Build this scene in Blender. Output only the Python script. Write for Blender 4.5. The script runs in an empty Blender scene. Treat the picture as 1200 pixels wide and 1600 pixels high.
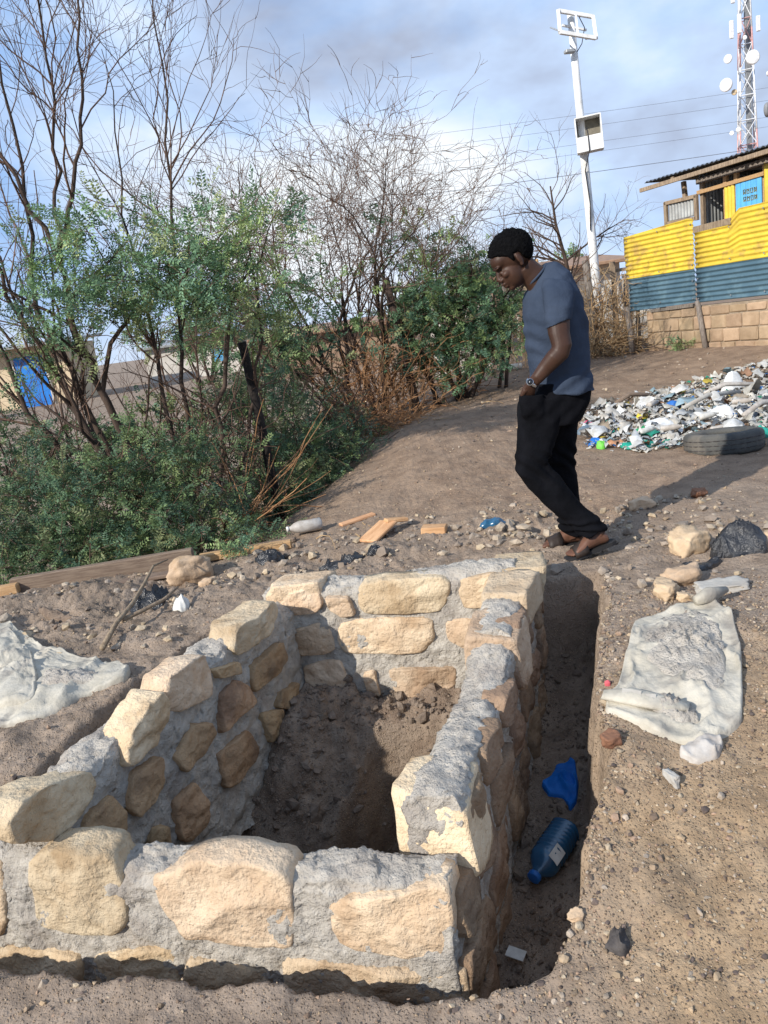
import bpy, bmesh, math, random
import numpy as np
from mathutils import Matrix, Vector

# ------------------------------------------------------------------ camera, sky, sun, exposure
scene = bpy.context.scene
PITCH, ROLL, CAM_Z = math.radians(13.6), math.radians(8.0), 1.30
fw = Vector((0, math.cos(PITCH), -math.sin(PITCH)))
r0 = Vector((1, 0, 0)); u0 = r0.cross(fw)
cr = math.cos(ROLL) * r0 - math.sin(ROLL) * u0
cu = math.sin(ROLL) * r0 + math.cos(ROLL) * u0
cam_data = bpy.data.cameras.new('camera')
cam_data.sensor_fit = 'VERTICAL'; cam_data.sensor_height = 36.0; cam_data.lens = 27.0
cam_data.clip_start = 0.05; cam_data.clip_end = 3000
cam = bpy.data.objects.new('camera', cam_data)
scene.collection.objects.link(cam)
cam.matrix_world = Matrix(((cr.x, cu.x, -fw.x, 0), (cr.y, cu.y, -fw.y, 0), (cr.z, cu.z, -fw.z, CAM_Z), (0, 0, 0, 1)))
scene.camera = cam

SUN_ELEV = math.radians(29.0)
SUN_TO = Vector((0.76, 0.65, 0)).normalized() * math.cos(SUN_ELEV)
SUN_TO.z = -math.sin(SUN_ELEV)                      # direction the light travels
sun_data = bpy.data.lights.new('sun', 'SUN')
sun_data.energy = 4.5; sun_data.angle = math.radians(0.55); sun_data.color = (1.0, 0.945, 0.86)
sun = bpy.data.objects.new('sun', sun_data); scene.collection.objects.link(sun)
sun.rotation_euler = SUN_TO.to_track_quat('-Z', 'Y').to_euler()
sun.location = (-6, -5, 8)

world = bpy.data.worlds.new('World'); scene.world = world; world.use_nodes = True
wt = world.node_tree; wt.nodes.clear()
def wn(t, **kw):
    n = wt.nodes.new(t)
    for k, v in kw.items(): setattr(n, k, v)
    return n
wl = wt.links.new
sky = wn('ShaderNodeTexSky', sky_type='NISHITA', sun_disc=False)
sky.sun_elevation = SUN_ELEV; sky.sun_rotation = math.radians(229.5)
sky.air_density = 1.0; sky.dust_density = 1.2; sky.ozone_density = 1.0
tc = wn('ShaderNodeTexCoord')
cv = wn('ShaderNodeMapping'); wl(tc.outputs['Generated'], cv.inputs[0]); cv.inputs['Scale'].default_value = (1.0, 1.0, 1.9)
def wnoise(scale, detail, off, rough=0.55, dist=0.3):
    m = wn('ShaderNodeMapping'); m.inputs['Location'].default_value = off; wl(cv.outputs[0], m.inputs[0])
    n = wn('ShaderNodeTexNoise'); n.inputs['Scale'].default_value = scale; n.inputs['Detail'].default_value = detail
    n.inputs['Roughness'].default_value = rough; n.inputs['Distortion'].default_value = dist
    wl(m.outputs[0], n.inputs['Vector']); return n
def wramp(src, stops):
    r = wn('ShaderNodeValToRGB'); e = r.color_ramp.elements
    while len(e) < len(stops): e.new(0.5)
    for el, (p, c) in zip(e, stops): el.position = p; el.color = (*c, 1) if len(c) == 3 else c
    wl(src, r.inputs[0]); return r
n1 = wnoise(2.3, 7, (3.1, 0.6, 0.4), 0.55, 0.25)
mask = wramp(n1.outputs['Fac'], [(0.36, (0, 0, 0)), (0.60, (1, 1, 1))])
n2 = wnoise(1.9, 6, (7.3, 2.2, 1.1), 0.55, 0.15)
ccol = wramp(n2.outputs['Fac'], [(0.38, (10.2, 10.8, 11.4)), (0.49, (6.6, 8.4, 11.4)), (0.63, (4.3, 4.9, 6.4))])
skyg = wn('ShaderNodeMixRGB', blend_type='MIX'); skyg.inputs[0].default_value = 0.75
wl(sky.outputs[0], skyg.inputs[1]); skyg.inputs[2].default_value = (3.6, 6.2, 11.0, 1)
mx = wn('ShaderNodeMixRGB'); wl(mask.outputs[0], mx.inputs[0]); wl(skyg.outputs[0], mx.inputs[1]); wl(ccol.outputs[0], mx.inputs[2])
bg = wn('ShaderNodeBackground'); bg.inputs['Strength'].default_value = 0.08; wl(mx.outputs[0], bg.inputs['Color'])
wo = wn('ShaderNodeOutputWorld'); wl(bg.outputs[0], wo.inputs['Surface'])

scene.view_settings.view_transform = 'Standard'
scene.view_settings.look = 'None'
scene.view_settings.exposure = 0.31
scene.view_settings.gamma = 1.0
scene.view_settings.use_curve_mapping = False

# ------------------------------------------------------------------ numeric helpers
rng = np.random.default_rng(7)
random.seed(7)
def _hash(ix, iy, iz, seed):
    h = (ix.astype(np.int64) * 374761393 + iy.astype(np.int64) * 668265263 + iz.astype(np.int64) * 2147483647 + seed * 144269504) & 0xFFFFFFFF
    h = ((h ^ (h >> 13)) * 1274126177) & 0xFFFFFFFF
    h = ((h ^ (h >> 16)) * 2246822519) & 0xFFFFFFFF
    return ((h ^ (h >> 15)) & 0xFFFFFF) / float(0xFFFFFF)
def vnoise(P, seed=0):
    """value noise, P (n,3) -> -1..1"""
    P = np.asarray(P, float); I = np.floor(P).astype(np.int64); f = P - I; f = f * f * f * (f * (f * 6 - 15) + 10)
    out = 0
    for a in (0, 1):
        wx = f[:, 0] if a else 1 - f[:, 0]
        for b in (0, 1):
            wy = f[:, 1] if b else 1 - f[:, 1]
            for c in (0, 1):
                wz = f[:, 2] if c else 1 - f[:, 2]
                out = out + wx * wy * wz * _hash(I[:, 0] + a, I[:, 1] + b, I[:, 2] + c, seed)
    return out * 2 - 1
def fbm(P, octs=4, seed=0, gain=0.5, lac=2.03):
    P = np.asarray(P, float); a = 1.0; s = 0; t = 0
    for o in range(octs):
        s = s + a * vnoise(P + o * 17.3, seed + o * 101); t += a; a *= gain; P = P * lac
    return s / t
def sm(e0, e1, x):
    t = np.clip((x - e0) / (e1 - e0), 0, 1); return t * t * (3 - 2 * t)
def unit(v):
    v = np.asarray(v, float); return v / (np.linalg.norm(v) + 1e-12)

COL = scene.collection
def mk(name, V, F, mat, parent=None, smooth=True, loc=None, colors=None, fa=None):
    """V (n,3) in world metres, F list of index tuples or an int array (m,k)"""
    V = np.asarray(V, float)
    o_loc = np.zeros(3)
    if parent is not None: o_loc = np.array(parent['_base']) if '_base' in parent else np.zeros(3)
    elif loc is not None: o_loc = np.asarray(loc, float)
    Vl = V - o_loc
    me = bpy.data.meshes.new(name)
    if isinstance(F, np.ndarray):
        m, k = F.shape
        me.vertices.add(len(Vl)); me.vertices.foreach_set('co', Vl.astype(np.float32).ravel())
        me.loops.add(m * k); me.loops.foreach_set('vertex_index', F.astype(np.int32).ravel())
        me.polygons.add(m); me.polygons.foreach_set('loop_start', np.arange(0, m * k, k, dtype=np.int32))
        try: me.polygons.foreach_set('loop_total', np.full(m, k, dtype=np.int32))
        except Exception: pass
        me.update(calc_edges=True)
    else:
        me.from_pydata([tuple(v) for v in Vl], [], [tuple(f) for f in F]); me.update()
    if len(me.polygons) == 26 or len(me.polygons) == 6:
        smooth = False; bm_ = bmesh.new(); bm_.from_mesh(me); bmesh.ops.recalc_face_normals(bm_, faces=bm_.faces); bm_.to_mesh(me); bm_.free()
    me.polygons.foreach_set('use_smooth', np.full(len(me.polygons), bool(smooth)))
    if colors is not None:
        at = me.color_attributes.new('tint', 'FLOAT_COLOR', 'POINT')
        c = np.ones((len(Vl), 4), np.float32); c[:, :3] = colors; at.data.foreach_set('color', c.ravel())
    if fa:
        for k, arr in fa.items():
            at = me.attributes.new(k, 'FLOAT', 'POINT'); at.data.foreach_set('value', np.asarray(arr, np.float32))
    me.validate(clean_customdata=False)
    if mat is not None: me.materials.append(MATS[mat] if isinstance(mat, str) else mat)
    o = bpy.data.objects.new(name, me); COL.objects.link(o)
    if parent is not None: o.parent = parent
    else: o.location = o_loc; o['_base'] = [float(q) for q in o_loc]
    return o
def thing(name, label, cat, loc, group=None):
    o = bpy.data.objects.new(name, None); COL.objects.link(o)
    o.location = loc; o['_base'] = [float(q) for q in loc]; o.empty_display_size = 0.1
    return tag(o, label, cat, group)
def tag(o, label=None, cat=None, group=None, kind=None):
    if label: o['label'] = label
    if cat: o['category'] = cat
    if group: o['group'] = group
    if kind: o['kind'] = kind
    return o

class Acc:
    """collects quads / tris into one mesh"""
    def __init__(s): s.V = []; s.F = []; s.n = 0; s.C = []
    def add(s, V, F, col=None):
        V = np.asarray(V, float); s.V.append(V); s.F.append([tuple(int(i) + s.n for i in f) for f in F]); s.n += len(V)
        if col is not None: s.C.append(np.tile(np.asarray(col, float), (len(V), 1)))
    def build(s, name, mat, parent=None, smooth=True, loc=None):
        V = np.concatenate(s.V); F = [f for l in s.F for f in l]
        return mk(name, V, F, mat, parent, smooth, loc, colors=np.concatenate(s.C) if s.C else None)

def box(c, size, rot=None, jit=0, seed=0):
    """bevel-less box, c centre, size full dims, rot 3x3"""
    x, y, z = np.array(size) / 2
    V = np.array([[-x,-y,-z],[x,-y,-z],[x,y,-z],[-x,y,-z],[-x,-y,z],[x,-y,z],[x,y,z],[-x,y,z]])
    if jit: V = V + np.random.default_rng(seed).uniform(-jit, jit, V.shape)
    if rot is not None: V = V @ np.asarray(rot).T
    return V + np.array(c), [(3,2,1,0),(4,5,6,7),(0,1,5,4),(1,2,6,5),(2,3,7,6),(3,0,4,7)]
def bbox(c, size, rot=None, bev=0.004):
    """box with chamfered edges"""
    h = np.array(size) / 2; b = min(bev, h.min() * 0.45)
    V = []; idx = {}
    for sx in (-1, 1):
        for sy in (-1, 1):
            for sz in (-1, 1):
                s = np.array((sx, sy, sz))
                for a in range(3):
                    p = s * (h - b); p = p.astype(float); p[a] = s[a] * h[a]
                    idx[(sx, sy, sz, a)] = len(V); V.append(p)
    F = []
    for a in range(3):
        b1, c1 = (a + 1) % 3, (a + 2) % 3
        for s in (-1, 1):
            def k(p, q):
                t = [0, 0, 0]; t[a] = s; t[b1] = p; t[c1] = q; return idx[(*t, a)]
            f = [k(-1, -1), k(1, -1), k(1, 1), k(-1, 1)]; F.append(f if s > 0 else f[::-1])
    for a in range(3):
        b1, c1 = (a + 1) % 3, (a + 2) % 3
        for p in (-1, 1):
            for q in (-1, 1):
                def k(s, w):
                    t = [0, 0, 0]; t[a] = s; t[b1] = p; t[c1] = q; return idx[(*t, w)]
                f = [k(-1, b1), k(1, b1), k(1, c1), k(-1, c1)]; F.append(f if p * q > 0 else f[::-1])
    for sx in (-1, 1):
        for sy in (-1, 1):
            for sz in (-1, 1):
                f = [idx[(sx, sy, sz, 0)], idx[(sx, sy, sz, 1)], idx[(sx, sy, sz, 2)]]
                F.append(f if sx * sy * sz > 0 else f[::-1])
    V = np.array(V)
    if rot is not None: V = V @ np.asarray(rot).T
    return V + np.array(c), F
def rotz(a):
    c, s = math.cos(a), math.sin(a); return np.array([[c, -s, 0], [s, c, 0], [0, 0, 1]])
def roty(a):
    c, s = math.cos(a), math.sin(a); return np.array([[c, 0, s], [0, 1, 0], [-s, 0, c]])
def rotx(a):
    c, s = math.cos(a), math.sin(a); return np.array([[1, 0, 0], [0, c, -s], [0, s, c]])
def frame(d, up=(0, 0, 1)):
    d = unit(d); up = np.asarray(up, float)
    if abs(d @ up) > 0.97: up = np.array((1.0, 0, 0))
    x = unit(np.cross(up, d)); y = np.cross(d, x); return x, y, d
_tf = {}
def _tube_faces(m, n):
    if (m, n) not in _tf:
        i = np.repeat(np.arange(m - 1), n); j = np.tile(np.arange(n), m - 1); k = (j + 1) % n
        _tf[(m, n)] = np.stack([i*n+j, i*n+k, (i+1)*n+k, (i+1)*n+j], 1)
    return _tf[(m, n)]
def tube(P, R, n=6, cap=True):
    P = np.asarray(P, float); m = len(P); R = np.broadcast_to(np.asarray(R, float), (m,))
    T = np.gradient(P, axis=0); T /= np.linalg.norm(T, axis=1)[:, None] + 1e-12
    X = np.empty_like(P); x, _, _ = frame(T[0])
    for i in range(m):
        t = T[i]; x = x - t * (x[0]*t[0] + x[1]*t[1] + x[2]*t[2]); x = x / (math.sqrt(x[0]*x[0] + x[1]*x[1] + x[2]*x[2]) + 1e-12); X[i] = x
    Y = np.cross(T, X); a = np.arange(n) * 2 * math.pi / n
    V = (P[:, None] + R[:, None, None] * (np.cos(a)[None, :, None] * X[:, None] + np.sin(a)[None, :, None] * Y[:, None])).reshape(-1, 3)
    F = _tube_faces(m, n)
    if not cap: return V, F
    F = [tuple(f) for f in F.tolist()]; F.append(tuple(range(n))[::-1]); F.append(tuple((m-1)*n + j for j in range(n)))
    return V, F
def beam(a, b, w, h, up=(0, 0, 1), bev=0.003):
    """squared timber from a to b"""
    a, b = np.asarray(a, float), np.asarray(b, float); x, y, d = frame(b - a, up)
    return bbox((a + b) / 2, (w, h, np.linalg.norm(b - a)), np.stack([x, y, d], 1), bev)

_cs = {}
def cube_sphere(n):
    """unit cube surface grid welded, (V,F)"""
    if n in _cs: return _cs[n]
    key = {}; V = []; F = []
    def vid(p):
        k = tuple(np.round(p, 6))
        if k not in key: key[k] = len(V); V.append(p)
        return key[k]
    for a in range(3):
        for s in (-1, 1):
            g = np.linspace(-1, 1, n + 1)
            for i in range(n):
                for j in range(n):
                    q = []
                    for (u, v) in ((i, j), (i+1, j), (i+1, j+1), (i, j+1)):
                        p = [0, 0, 0]; p[a] = s; p[(a+1) % 3] = g[u]; p[(a+2) % 3] = g[v]; q.append(vid(p))
                    F.append(tuple(q) if s > 0 else tuple(q[::-1]))
    _cs[n] = (np.array(V, float), F); return _cs[n]
def rock(dims, seed, n=10, facets=10, rough=0.05, boxy=0.85):
    """chiselled stone: radial function of a random convex polyhedron + noise, centred on 0"""
    r = np.random.default_rng(seed); V, F = cube_sphere(n)
    D = V / np.linalg.norm(V, axis=1)[:, None]
    N = []; H = []
    for a in range(3):
        for s in (-1, 1):
            v = np.zeros(3); v[a] = s; v += r.normal(0, 0.10, 3); N.append(unit(v)); H.append(r.uniform(0.9, 1.05))
    for k in range(facets):
        v = unit(r.normal(0, 1, 3)); N.append(v); H.append(np.abs(v).sum() * boxy * r.uniform(0.86, 1.06))
    N = np.array(N); H = np.array(H)
    dn = D @ N.T; rad = np.where(dn > 0.05, H / np.maximum(dn, 0.05), 9.0).min(1)
    Q = D * rad[:, None]
    Q = Q * (1 + rough * fbm(Q * 2.2 + seed, 4, seed))[:, None]
    return Q * np.array(dims) / 2, F
def place(V, loc, R=None):
    if R is not None: V = V @ np.asarray(R).T
    return V + np.asarray(loc)

# ------------------------------------------------------------------ materials
MATS = {}
def mat(name, c1, c2=None, scale=6.0, rough=0.9, bump=0.3, bscale=40.0, bdist=0.01, c3=None, scale3=1.5, metal=0.0, spec=0.3,
        rand=0.0, attr=None, trans=0.0, stretch=None, coat=0.0, alpha=1.0, transmission=0.0, detail=6.0, lo=0.35, hi=0.65, spots=None, sub=0.0, bump2=None):
    m = bpy.data.materials.new(name); m.use_nodes = True; nt = m.node_tree; N = nt.nodes; L = nt.links.new
    b = N['Principled BSDF']; b.inputs['Roughness'].default_value = rough; b.inputs['Metallic'].default_value = metal
    b.inputs['Specular IOR Level'].default_value = spec
    tcn = N.new('ShaderNodeTexCoord'); mp = N.new('ShaderNodeMapping'); L(tcn.outputs['Object'], mp.inputs[0])
    if stretch: mp.inputs['Scale'].default_value = stretch
    def noise(sc, det, off=0.0):
        n = N.new('ShaderNodeTexNoise'); n.inputs['Scale'].default_value = sc; n.inputs['Detail'].default_value = det
        n.inputs['Roughness'].default_value = 0.6
        if off:
            m2 = N.new('ShaderNodeMapping'); m2.inputs['Location'].default_value = (off, off * 0.7, off * 1.3)
            L(mp.outputs[0], m2.inputs[0]); L(m2.outputs[0], n.inputs['Vector'])
        else: L(mp.outputs[0], n.inputs['Vector'])
        return n
    def mix(fac, a, bb, mode='MIX'):
        x = N.new('ShaderNodeMixRGB'); x.blend_type = mode
        for i, v in ((0, fac), (1, a), (2, bb)):
            if hasattr(v, 'is_output') or hasattr(v, 'links'): L(v, x.inputs[i])
            elif i == 0: x.inputs[0].default_value = v
            else: x.inputs[i].default_value = (*v, 1)
        return x.outputs[0]
    def ramp(src, lo_, hi_):
        r = N.new('ShaderNodeMapRange'); r.inputs['From Min'].default_value = lo_; r.inputs['From Max'].default_value = hi_
        r.interpolation_type = 'SMOOTHSTEP'; L(src, r.inputs['Value']); return r.outputs[0]
    col = None
    if c2 is None: c2 = tuple(x * 0.75 for x in c1)
    f = ramp(noise(scale, detail).outputs['Fac'], lo, hi); col = mix(f, c1, c2)
    if c3 is not None: col = mix(ramp(noise(scale3, 4, 5.1).outputs['Fac'], 0.50, 0.68), col, c3)
    if attr:
        a = N.new('ShaderNodeAttribute'); a.attribute_name = 'tint'; col = mix(1.0, col, a.outputs['Color'], 'MULTIPLY')
    if spots:
        vo = N.new('ShaderNodeTexVoronoi'); vo.inputs['Scale'].default_value = spots[0]; L(mp.outputs[0], vo.inputs['Vector'])
        col = mix(mix(1.0, ramp(vo.outputs['Distance'], spots[1] * 1.3, spots[1]), noise(3, 2, 9).outputs['Fac'], 'MULTIPLY'), col, spots[2])
    if rand:
        oi = N.new('ShaderNodeObjectInfo'); h = N.new('ShaderNodeHueSaturation')
        mr = N.new('ShaderNodeMapRange'); mr.inputs['To Min'].default_value = 1 - rand; mr.inputs['To Max'].default_value = 1 + rand
        L(oi.outputs['Random'], mr.inputs['Value']); L(mr.outputs[0], h.inputs['Value'])
        mr2 = N.new('ShaderNodeMapRange'); mr2.inputs['To Min'].default_value = 0.5 - rand * 0.04; mr2.inputs['To Max'].default_value = 0.5 + rand * 0.05
        sn = N.new('ShaderNodeMath'); sn.operation = 'FRACT'; ml = N.new('ShaderNodeMath'); ml.operation = 'MULTIPLY'; ml.inputs[1].default_value = 7.31
        L(oi.outputs['Random'], ml.inputs[0]); L(ml.outputs[0], sn.inputs[0]); L(sn.outputs[0], mr2.inputs['Value']); L(mr2.outputs[0], h.inputs['Hue'])
        L(col, h.inputs['Color']); col = h.outputs[0]
    L(col, b.inputs['Base Color'])
    if bump:
        bp = N.new('ShaderNodeBump'); bp.inputs['Strength'].default_value = bump; bp.inputs['Distance'].default_value = bdist
        L(noise(bscale, 8, 2.3).outputs['Fac'], bp.inputs['Height']); L(bp.outputs[0], b.inputs['Normal'])
        if bump2:
            b2 = N.new('ShaderNodeBump'); b2.inputs['Strength'].default_value = bump2[1]; b2.inputs['Distance'].default_value = bump2[2]
            L(noise(bump2[0], 5, 4.4).outputs['Fac'], b2.inputs['Height']); L(b2.outputs[0], bp.inputs['Normal'])
    if trans:
        tr = N.new('ShaderNodeBsdfTranslucent'); L(col, tr.inputs['Color']); ms = N.new('ShaderNodeMixShader'); ms.inputs[0].default_value = trans
        L(b.outputs[0], ms.inputs[1]); L(tr.outputs[0], ms.inputs[2]); L(ms.outputs[0], N['Material Output'].inputs['Surface'])
    if coat: b.inputs['Coat Weight'].default_value = coat
    if transmission: b.inputs['Transmission Weight'].default_value = transmission
    if sub: b.inputs['Subsurface Weight'].default_value = sub; b.inputs['Subsurface Radius'].default_value = (0.01, 0.004, 0.002)
    if alpha < 1: b.inputs['Alpha'].default_value = alpha
    MATS[name] = m; return m

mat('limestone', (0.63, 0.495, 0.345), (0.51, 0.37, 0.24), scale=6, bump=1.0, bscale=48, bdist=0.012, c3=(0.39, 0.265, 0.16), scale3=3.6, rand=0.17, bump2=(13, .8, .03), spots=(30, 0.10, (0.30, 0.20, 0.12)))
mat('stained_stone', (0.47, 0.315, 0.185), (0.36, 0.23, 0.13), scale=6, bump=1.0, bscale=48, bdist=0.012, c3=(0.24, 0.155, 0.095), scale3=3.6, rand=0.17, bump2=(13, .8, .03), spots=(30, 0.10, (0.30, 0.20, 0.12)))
mat('brown_stone', (0.34, 0.235, 0.15), (0.25, 0.165, 0.105), scale=6, bump=1.0, bscale=48, bdist=0.012, c3=(0.18, 0.125, 0.085), scale3=3.6, rand=0.17, bump2=(13, .8, .03), spots=(30, 0.10, (0.30, 0.20, 0.12)))  # darker brown than the limestone, for the right wall's outer face
mat('rubble_stone', (0.56, 0.415, 0.275), (0.42, 0.295, 0.185), scale=6, bump=0.7, bscale=30, bdist=0.012, c3=(0.42, 0.30, 0.18), scale3=4, rand=0.12)
mat('red_stone', (0.26, 0.13, 0.075), (0.18, 0.085, 0.05), scale=9, bump=0.7, bscale=40)
mat('grey_slab', (0.42, 0.40, 0.36), (0.34, 0.31, 0.27), scale=7, bump=0.5, bscale=35)
mat('mortar', (0.50, 0.457, 0.395), (0.385, 0.348, 0.30), scale=14, bump=1.0, bscale=85, bdist=0.014, c3=(0.33, 0.29, 0.25), scale3=3.5, bump2=(22, .5, .03))
mat('pebble', (0.9, 0.9, 0.9), (0.65, 0.65, 0.65), scale=30, bump=0.4, bscale=90, attr=True)
mat('clod', (0.29, 0.225, 0.172), (0.20, 0.15, 0.115), scale=14, bump=1.0, bscale=60, attr=True)
mat('bark', (0.085, 0.058, 0.044), (0.042, 0.028, 0.021), scale=14, bump=0.8, bscale=40, stretch=(1, 1, 0.25))
mat('pale_twig', (0.20, 0.13, 0.092), (0.11, 0.068, 0.048), scale=9, bump=0.3, bscale=60)
mat('twig', (0.15, 0.092, 0.066), (0.08, 0.048, 0.034), scale=9, bump=0.3, bscale=60)
mat('dry_stem', (0.42, 0.235, 0.115), (0.27, 0.13, 0.06), scale=7, bump=0.3, bscale=60)
mat('straw_stem', (0.48, 0.34, 0.19), (0.33, 0.20, 0.10), scale=7, bump=0.3, bscale=60)
mat('leaf', (1.9, 1.9, 1.85), (1.35, 1.4, 1.35), scale=2.0, rough=0.6, bump=0, trans=0.25, attr=True, spec=0.25)
mat('plank_wood', (0.23, 0.17, 0.125), (0.15, 0.105, 0.078), scale=9, stretch=(1, 12, 12), bump=0.5, bscale=30, rand=0.08)
mat('pale_timber', (0.50, 0.32, 0.17), (0.36, 0.21, 0.10), scale=9, stretch=(1, 10, 10), bump=0.4, bscale=30, rand=0.08)
mat('old_timber', (0.33, 0.25, 0.17), (0.20, 0.145, 0.10), scale=10, stretch=(6, 6, 1), bump=0.5, bscale=30, rand=0.1)
mat('grey_timber', (0.26, 0.225, 0.19), (0.16, 0.13, 0.105), scale=10, stretch=(6, 6, 1), bump=0.5, bscale=30, rand=0.15)
mat('sack', (0.52, 0.48, 0.40), (0.41, 0.375, 0.305), scale=7, rough=0.65, bump=0.5, bscale=42, bdist=0.008, c3=(0.27, 0.245, 0.21), scale3=5, trans=0.04, bump2=(11, .4, .03))
mat('white_film', (0.74, 0.72, 0.67), (0.55, 0.52, 0.46), scale=12, rough=0.4, bump=0.4, bscale=30, trans=0.2)
mat('grey_film', (0.60, 0.56, 0.51), (0.42, 0.37, 0.32), scale=12, rough=0.5, bump=0.4, bscale=30, trans=0.2)
mat('black_film', (0.016, 0.016, 0.018), (0.03, 0.03, 0.032), scale=20, rough=0.24, bump=0.7, bscale=22, bdist=0.03, spec=0.6)
mat('blue_cloth', (0.006, 0.15, 0.52), (0.005, 0.11, 0.42), scale=9, rough=0.6, bump=0.3, bscale=60)
mat('blue_plastic', (0.022, 0.10, 0.19), (0.015, 0.07, 0.14), scale=9, rough=0.2, bump=0.1, bscale=20, spec=0.5, coat=0.4)
mat('cap_blue', (0.02, 0.13, 0.42), rough=0.4, bump=0)
mat('paper', (0.68, 0.67, 0.62), (0.52, 0.50, 0.45), scale=20, bump=0.1)
mat('wood_chip', (0.62, 0.37, 0.20), (0.48, 0.26, 0.13), scale=7, stretch=(1, 7, 7), bump=0.4, rand=0.1)
mat('burnt_wood', (0.028, 0.022, 0.019), (0.014, 0.011, 0.010), scale=14, bump=0.8, bscale=40)
mat('char', (0.09, 0.08, 0.075), (0.045, 0.04, 0.04), scale=20, bump=0.8, bscale=50)
mat('rubber', (0.055, 0.058, 0.058), (0.09, 0.088, 0.08), scale=8, rough=0.8, bump=0.5, bscale=50, c3=(0.14, 0.125, 0.105), scale3=5)
mat('litter', (0.95, 0.95, 0.95), (0.7, 0.68, 0.64), scale=18, rough=0.55, bump=0.4, bscale=40, attr=True, trans=0.08)
mat('white_paint', (0.80, 0.80, 0.79), (0.70, 0.70, 0.68), scale=6, rough=0.5, bump=0.1, c3=(0.62, 0.60, 0.56), scale3=5)
mat('box_inside', (0.20, 0.18, 0.14), rough=0.8)
mat('wire', (0.20, 0.22, 0.26), rough=0.6, bump=0)
mat('cable', (0.03, 0.03, 0.035), rough=0.6, bump=0)
mat('steel_grey', (0.42, 0.44, 0.45), (0.33, 0.34, 0.35), scale=8, rough=0.55, bump=0.1, metal=0.3)
mat('tower_white', (0.78, 0.79, 0.80), rough=0.5, bump=0)
mat('tower_red', (0.58, 0.33, 0.31), rough=0.5, bump=0)
mat('dish_white', (0.82, 0.82, 0.82), rough=0.45, bump=0)
mat('dish_tan', (0.60, 0.46, 0.28), rough=0.5, bump=0)
mat('dish_dark', (0.24, 0.25, 0.26), rough=0.6, bump=0)
mat('yellow_tin', (0.68, 0.50, 0.055), (0.56, 0.40, 0.05), scale=3, rough=0.55, bump=0.3, bscale=7, bdist=.03, c3=(0.42, 0.28, 0.07), scale3=4.5)
mat('blue_tin', (0.082, 0.145, 0.188), (0.062, 0.115, 0.152), scale=3, rough=0.5, bump=0.15, bscale=12, c3=(0.10, 0.17, 0.21), scale3=4)
mat('sky_blue_board', (0.12, 0.42, 0.72), (0.09, 0.34, 0.62), scale=5, stretch=(3, 3, .6), rough=0.7, bump=0.2)
mat('faded_yellow', (0.55, 0.52, 0.22), (0.42, 0.45, 0.30), scale=25, rough=0.8, bump=0)
mat('grey_tin', (0.36, 0.37, 0.36), (0.27, 0.27, 0.26), scale=5, rough=0.5, bump=0.15, metal=0.35)
mat('rust_tin', (0.35, 0.22, 0.14), (0.24, 0.15, 0.10), scale=5, rough=0.7, bump=0.2)
mat('roof_tin', (0.16, 0.19, 0.24), (0.11, 0.13, 0.17), scale=5, rough=0.5, bump=0.1, metal=0.2)
mat('dark_interior', (0.05, 0.045, 0.04), rough=0.9)
mat('block', (0.40, 0.285, 0.185), (0.31, 0.215, 0.135), scale=6, bump=0.6, bscale=30, rand=0.14, c3=(0.27, 0.20, 0.13), scale3=3)
mat('block_joint', (0.33, 0.265, 0.195), (0.24, 0.185, 0.13), scale=9, bump=0.6)
mat('cream_wall', (0.62, 0.50, 0.34), (0.52, 0.41, 0.27), scale=2, bump=0.2)
mat('door_blue', (0.02, 0.20, 0.62), (0.02, 0.16, 0.52), scale=3, rough=0.5, bump=0.1)
mat('mud_wall', (0.30, 0.205, 0.14), (0.23, 0.155, 0.105), scale=2, bump=0.4, bscale=12)
mat('pale_wall', (0.60, 0.56, 0.50), (0.48, 0.44, 0.38), scale=2, bump=0.3)
mat('skin', (0.050, 0.0235, 0.0145), (0.038, 0.0175, 0.0105), scale=9, rough=0.52, bump=0.2, bscale=120, bdist=0.002, spec=0.30, c3=(0.062, 0.029, 0.018), scale3=5, sub=0.05)
mat('sole_skin', (0.15, 0.072, 0.046), (0.10, 0.047, 0.029), scale=9, rough=0.5, bump=0.1)
mat('hair', (0.0035, 0.0035, 0.004), (0.006, 0.006, 0.0065), scale=60, rough=0.85, bump=1.0, bscale=230, bdist=0.006, spec=0.05)
mat('eye_white', (0.6, 0.56, 0.5), rough=0.3, bump=0)
mat('shirt', (0.044, 0.059, 0.090), (0.035, 0.048, 0.075), scale=5, rough=0.95, bump=0.7, bscale=15, bdist=0.014, spec=0.06)
mat('jeans', (0.0030, 0.0032, 0.0045), (0.0058, 0.006, 0.008), scale=9, rough=0.9, bump=0.5, bscale=16, bdist=0.012, spec=0.08)
mat('sandal', (0.036, 0.025, 0.02), (0.022, 0.016, 0.013), scale=14, rough=0.55, bump=0.2)
mat('sandal_sole', (0.025, 0.024, 0.025), rough=0.7, bump=0.2)
mat('steel', (0.62, 0.62, 0.63), rough=0.25, bump=0, metal=1.0)
mat('watch_face', (0.01, 0.012, 0.016), rough=0.15, bump=0, spec=0.6)

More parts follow.
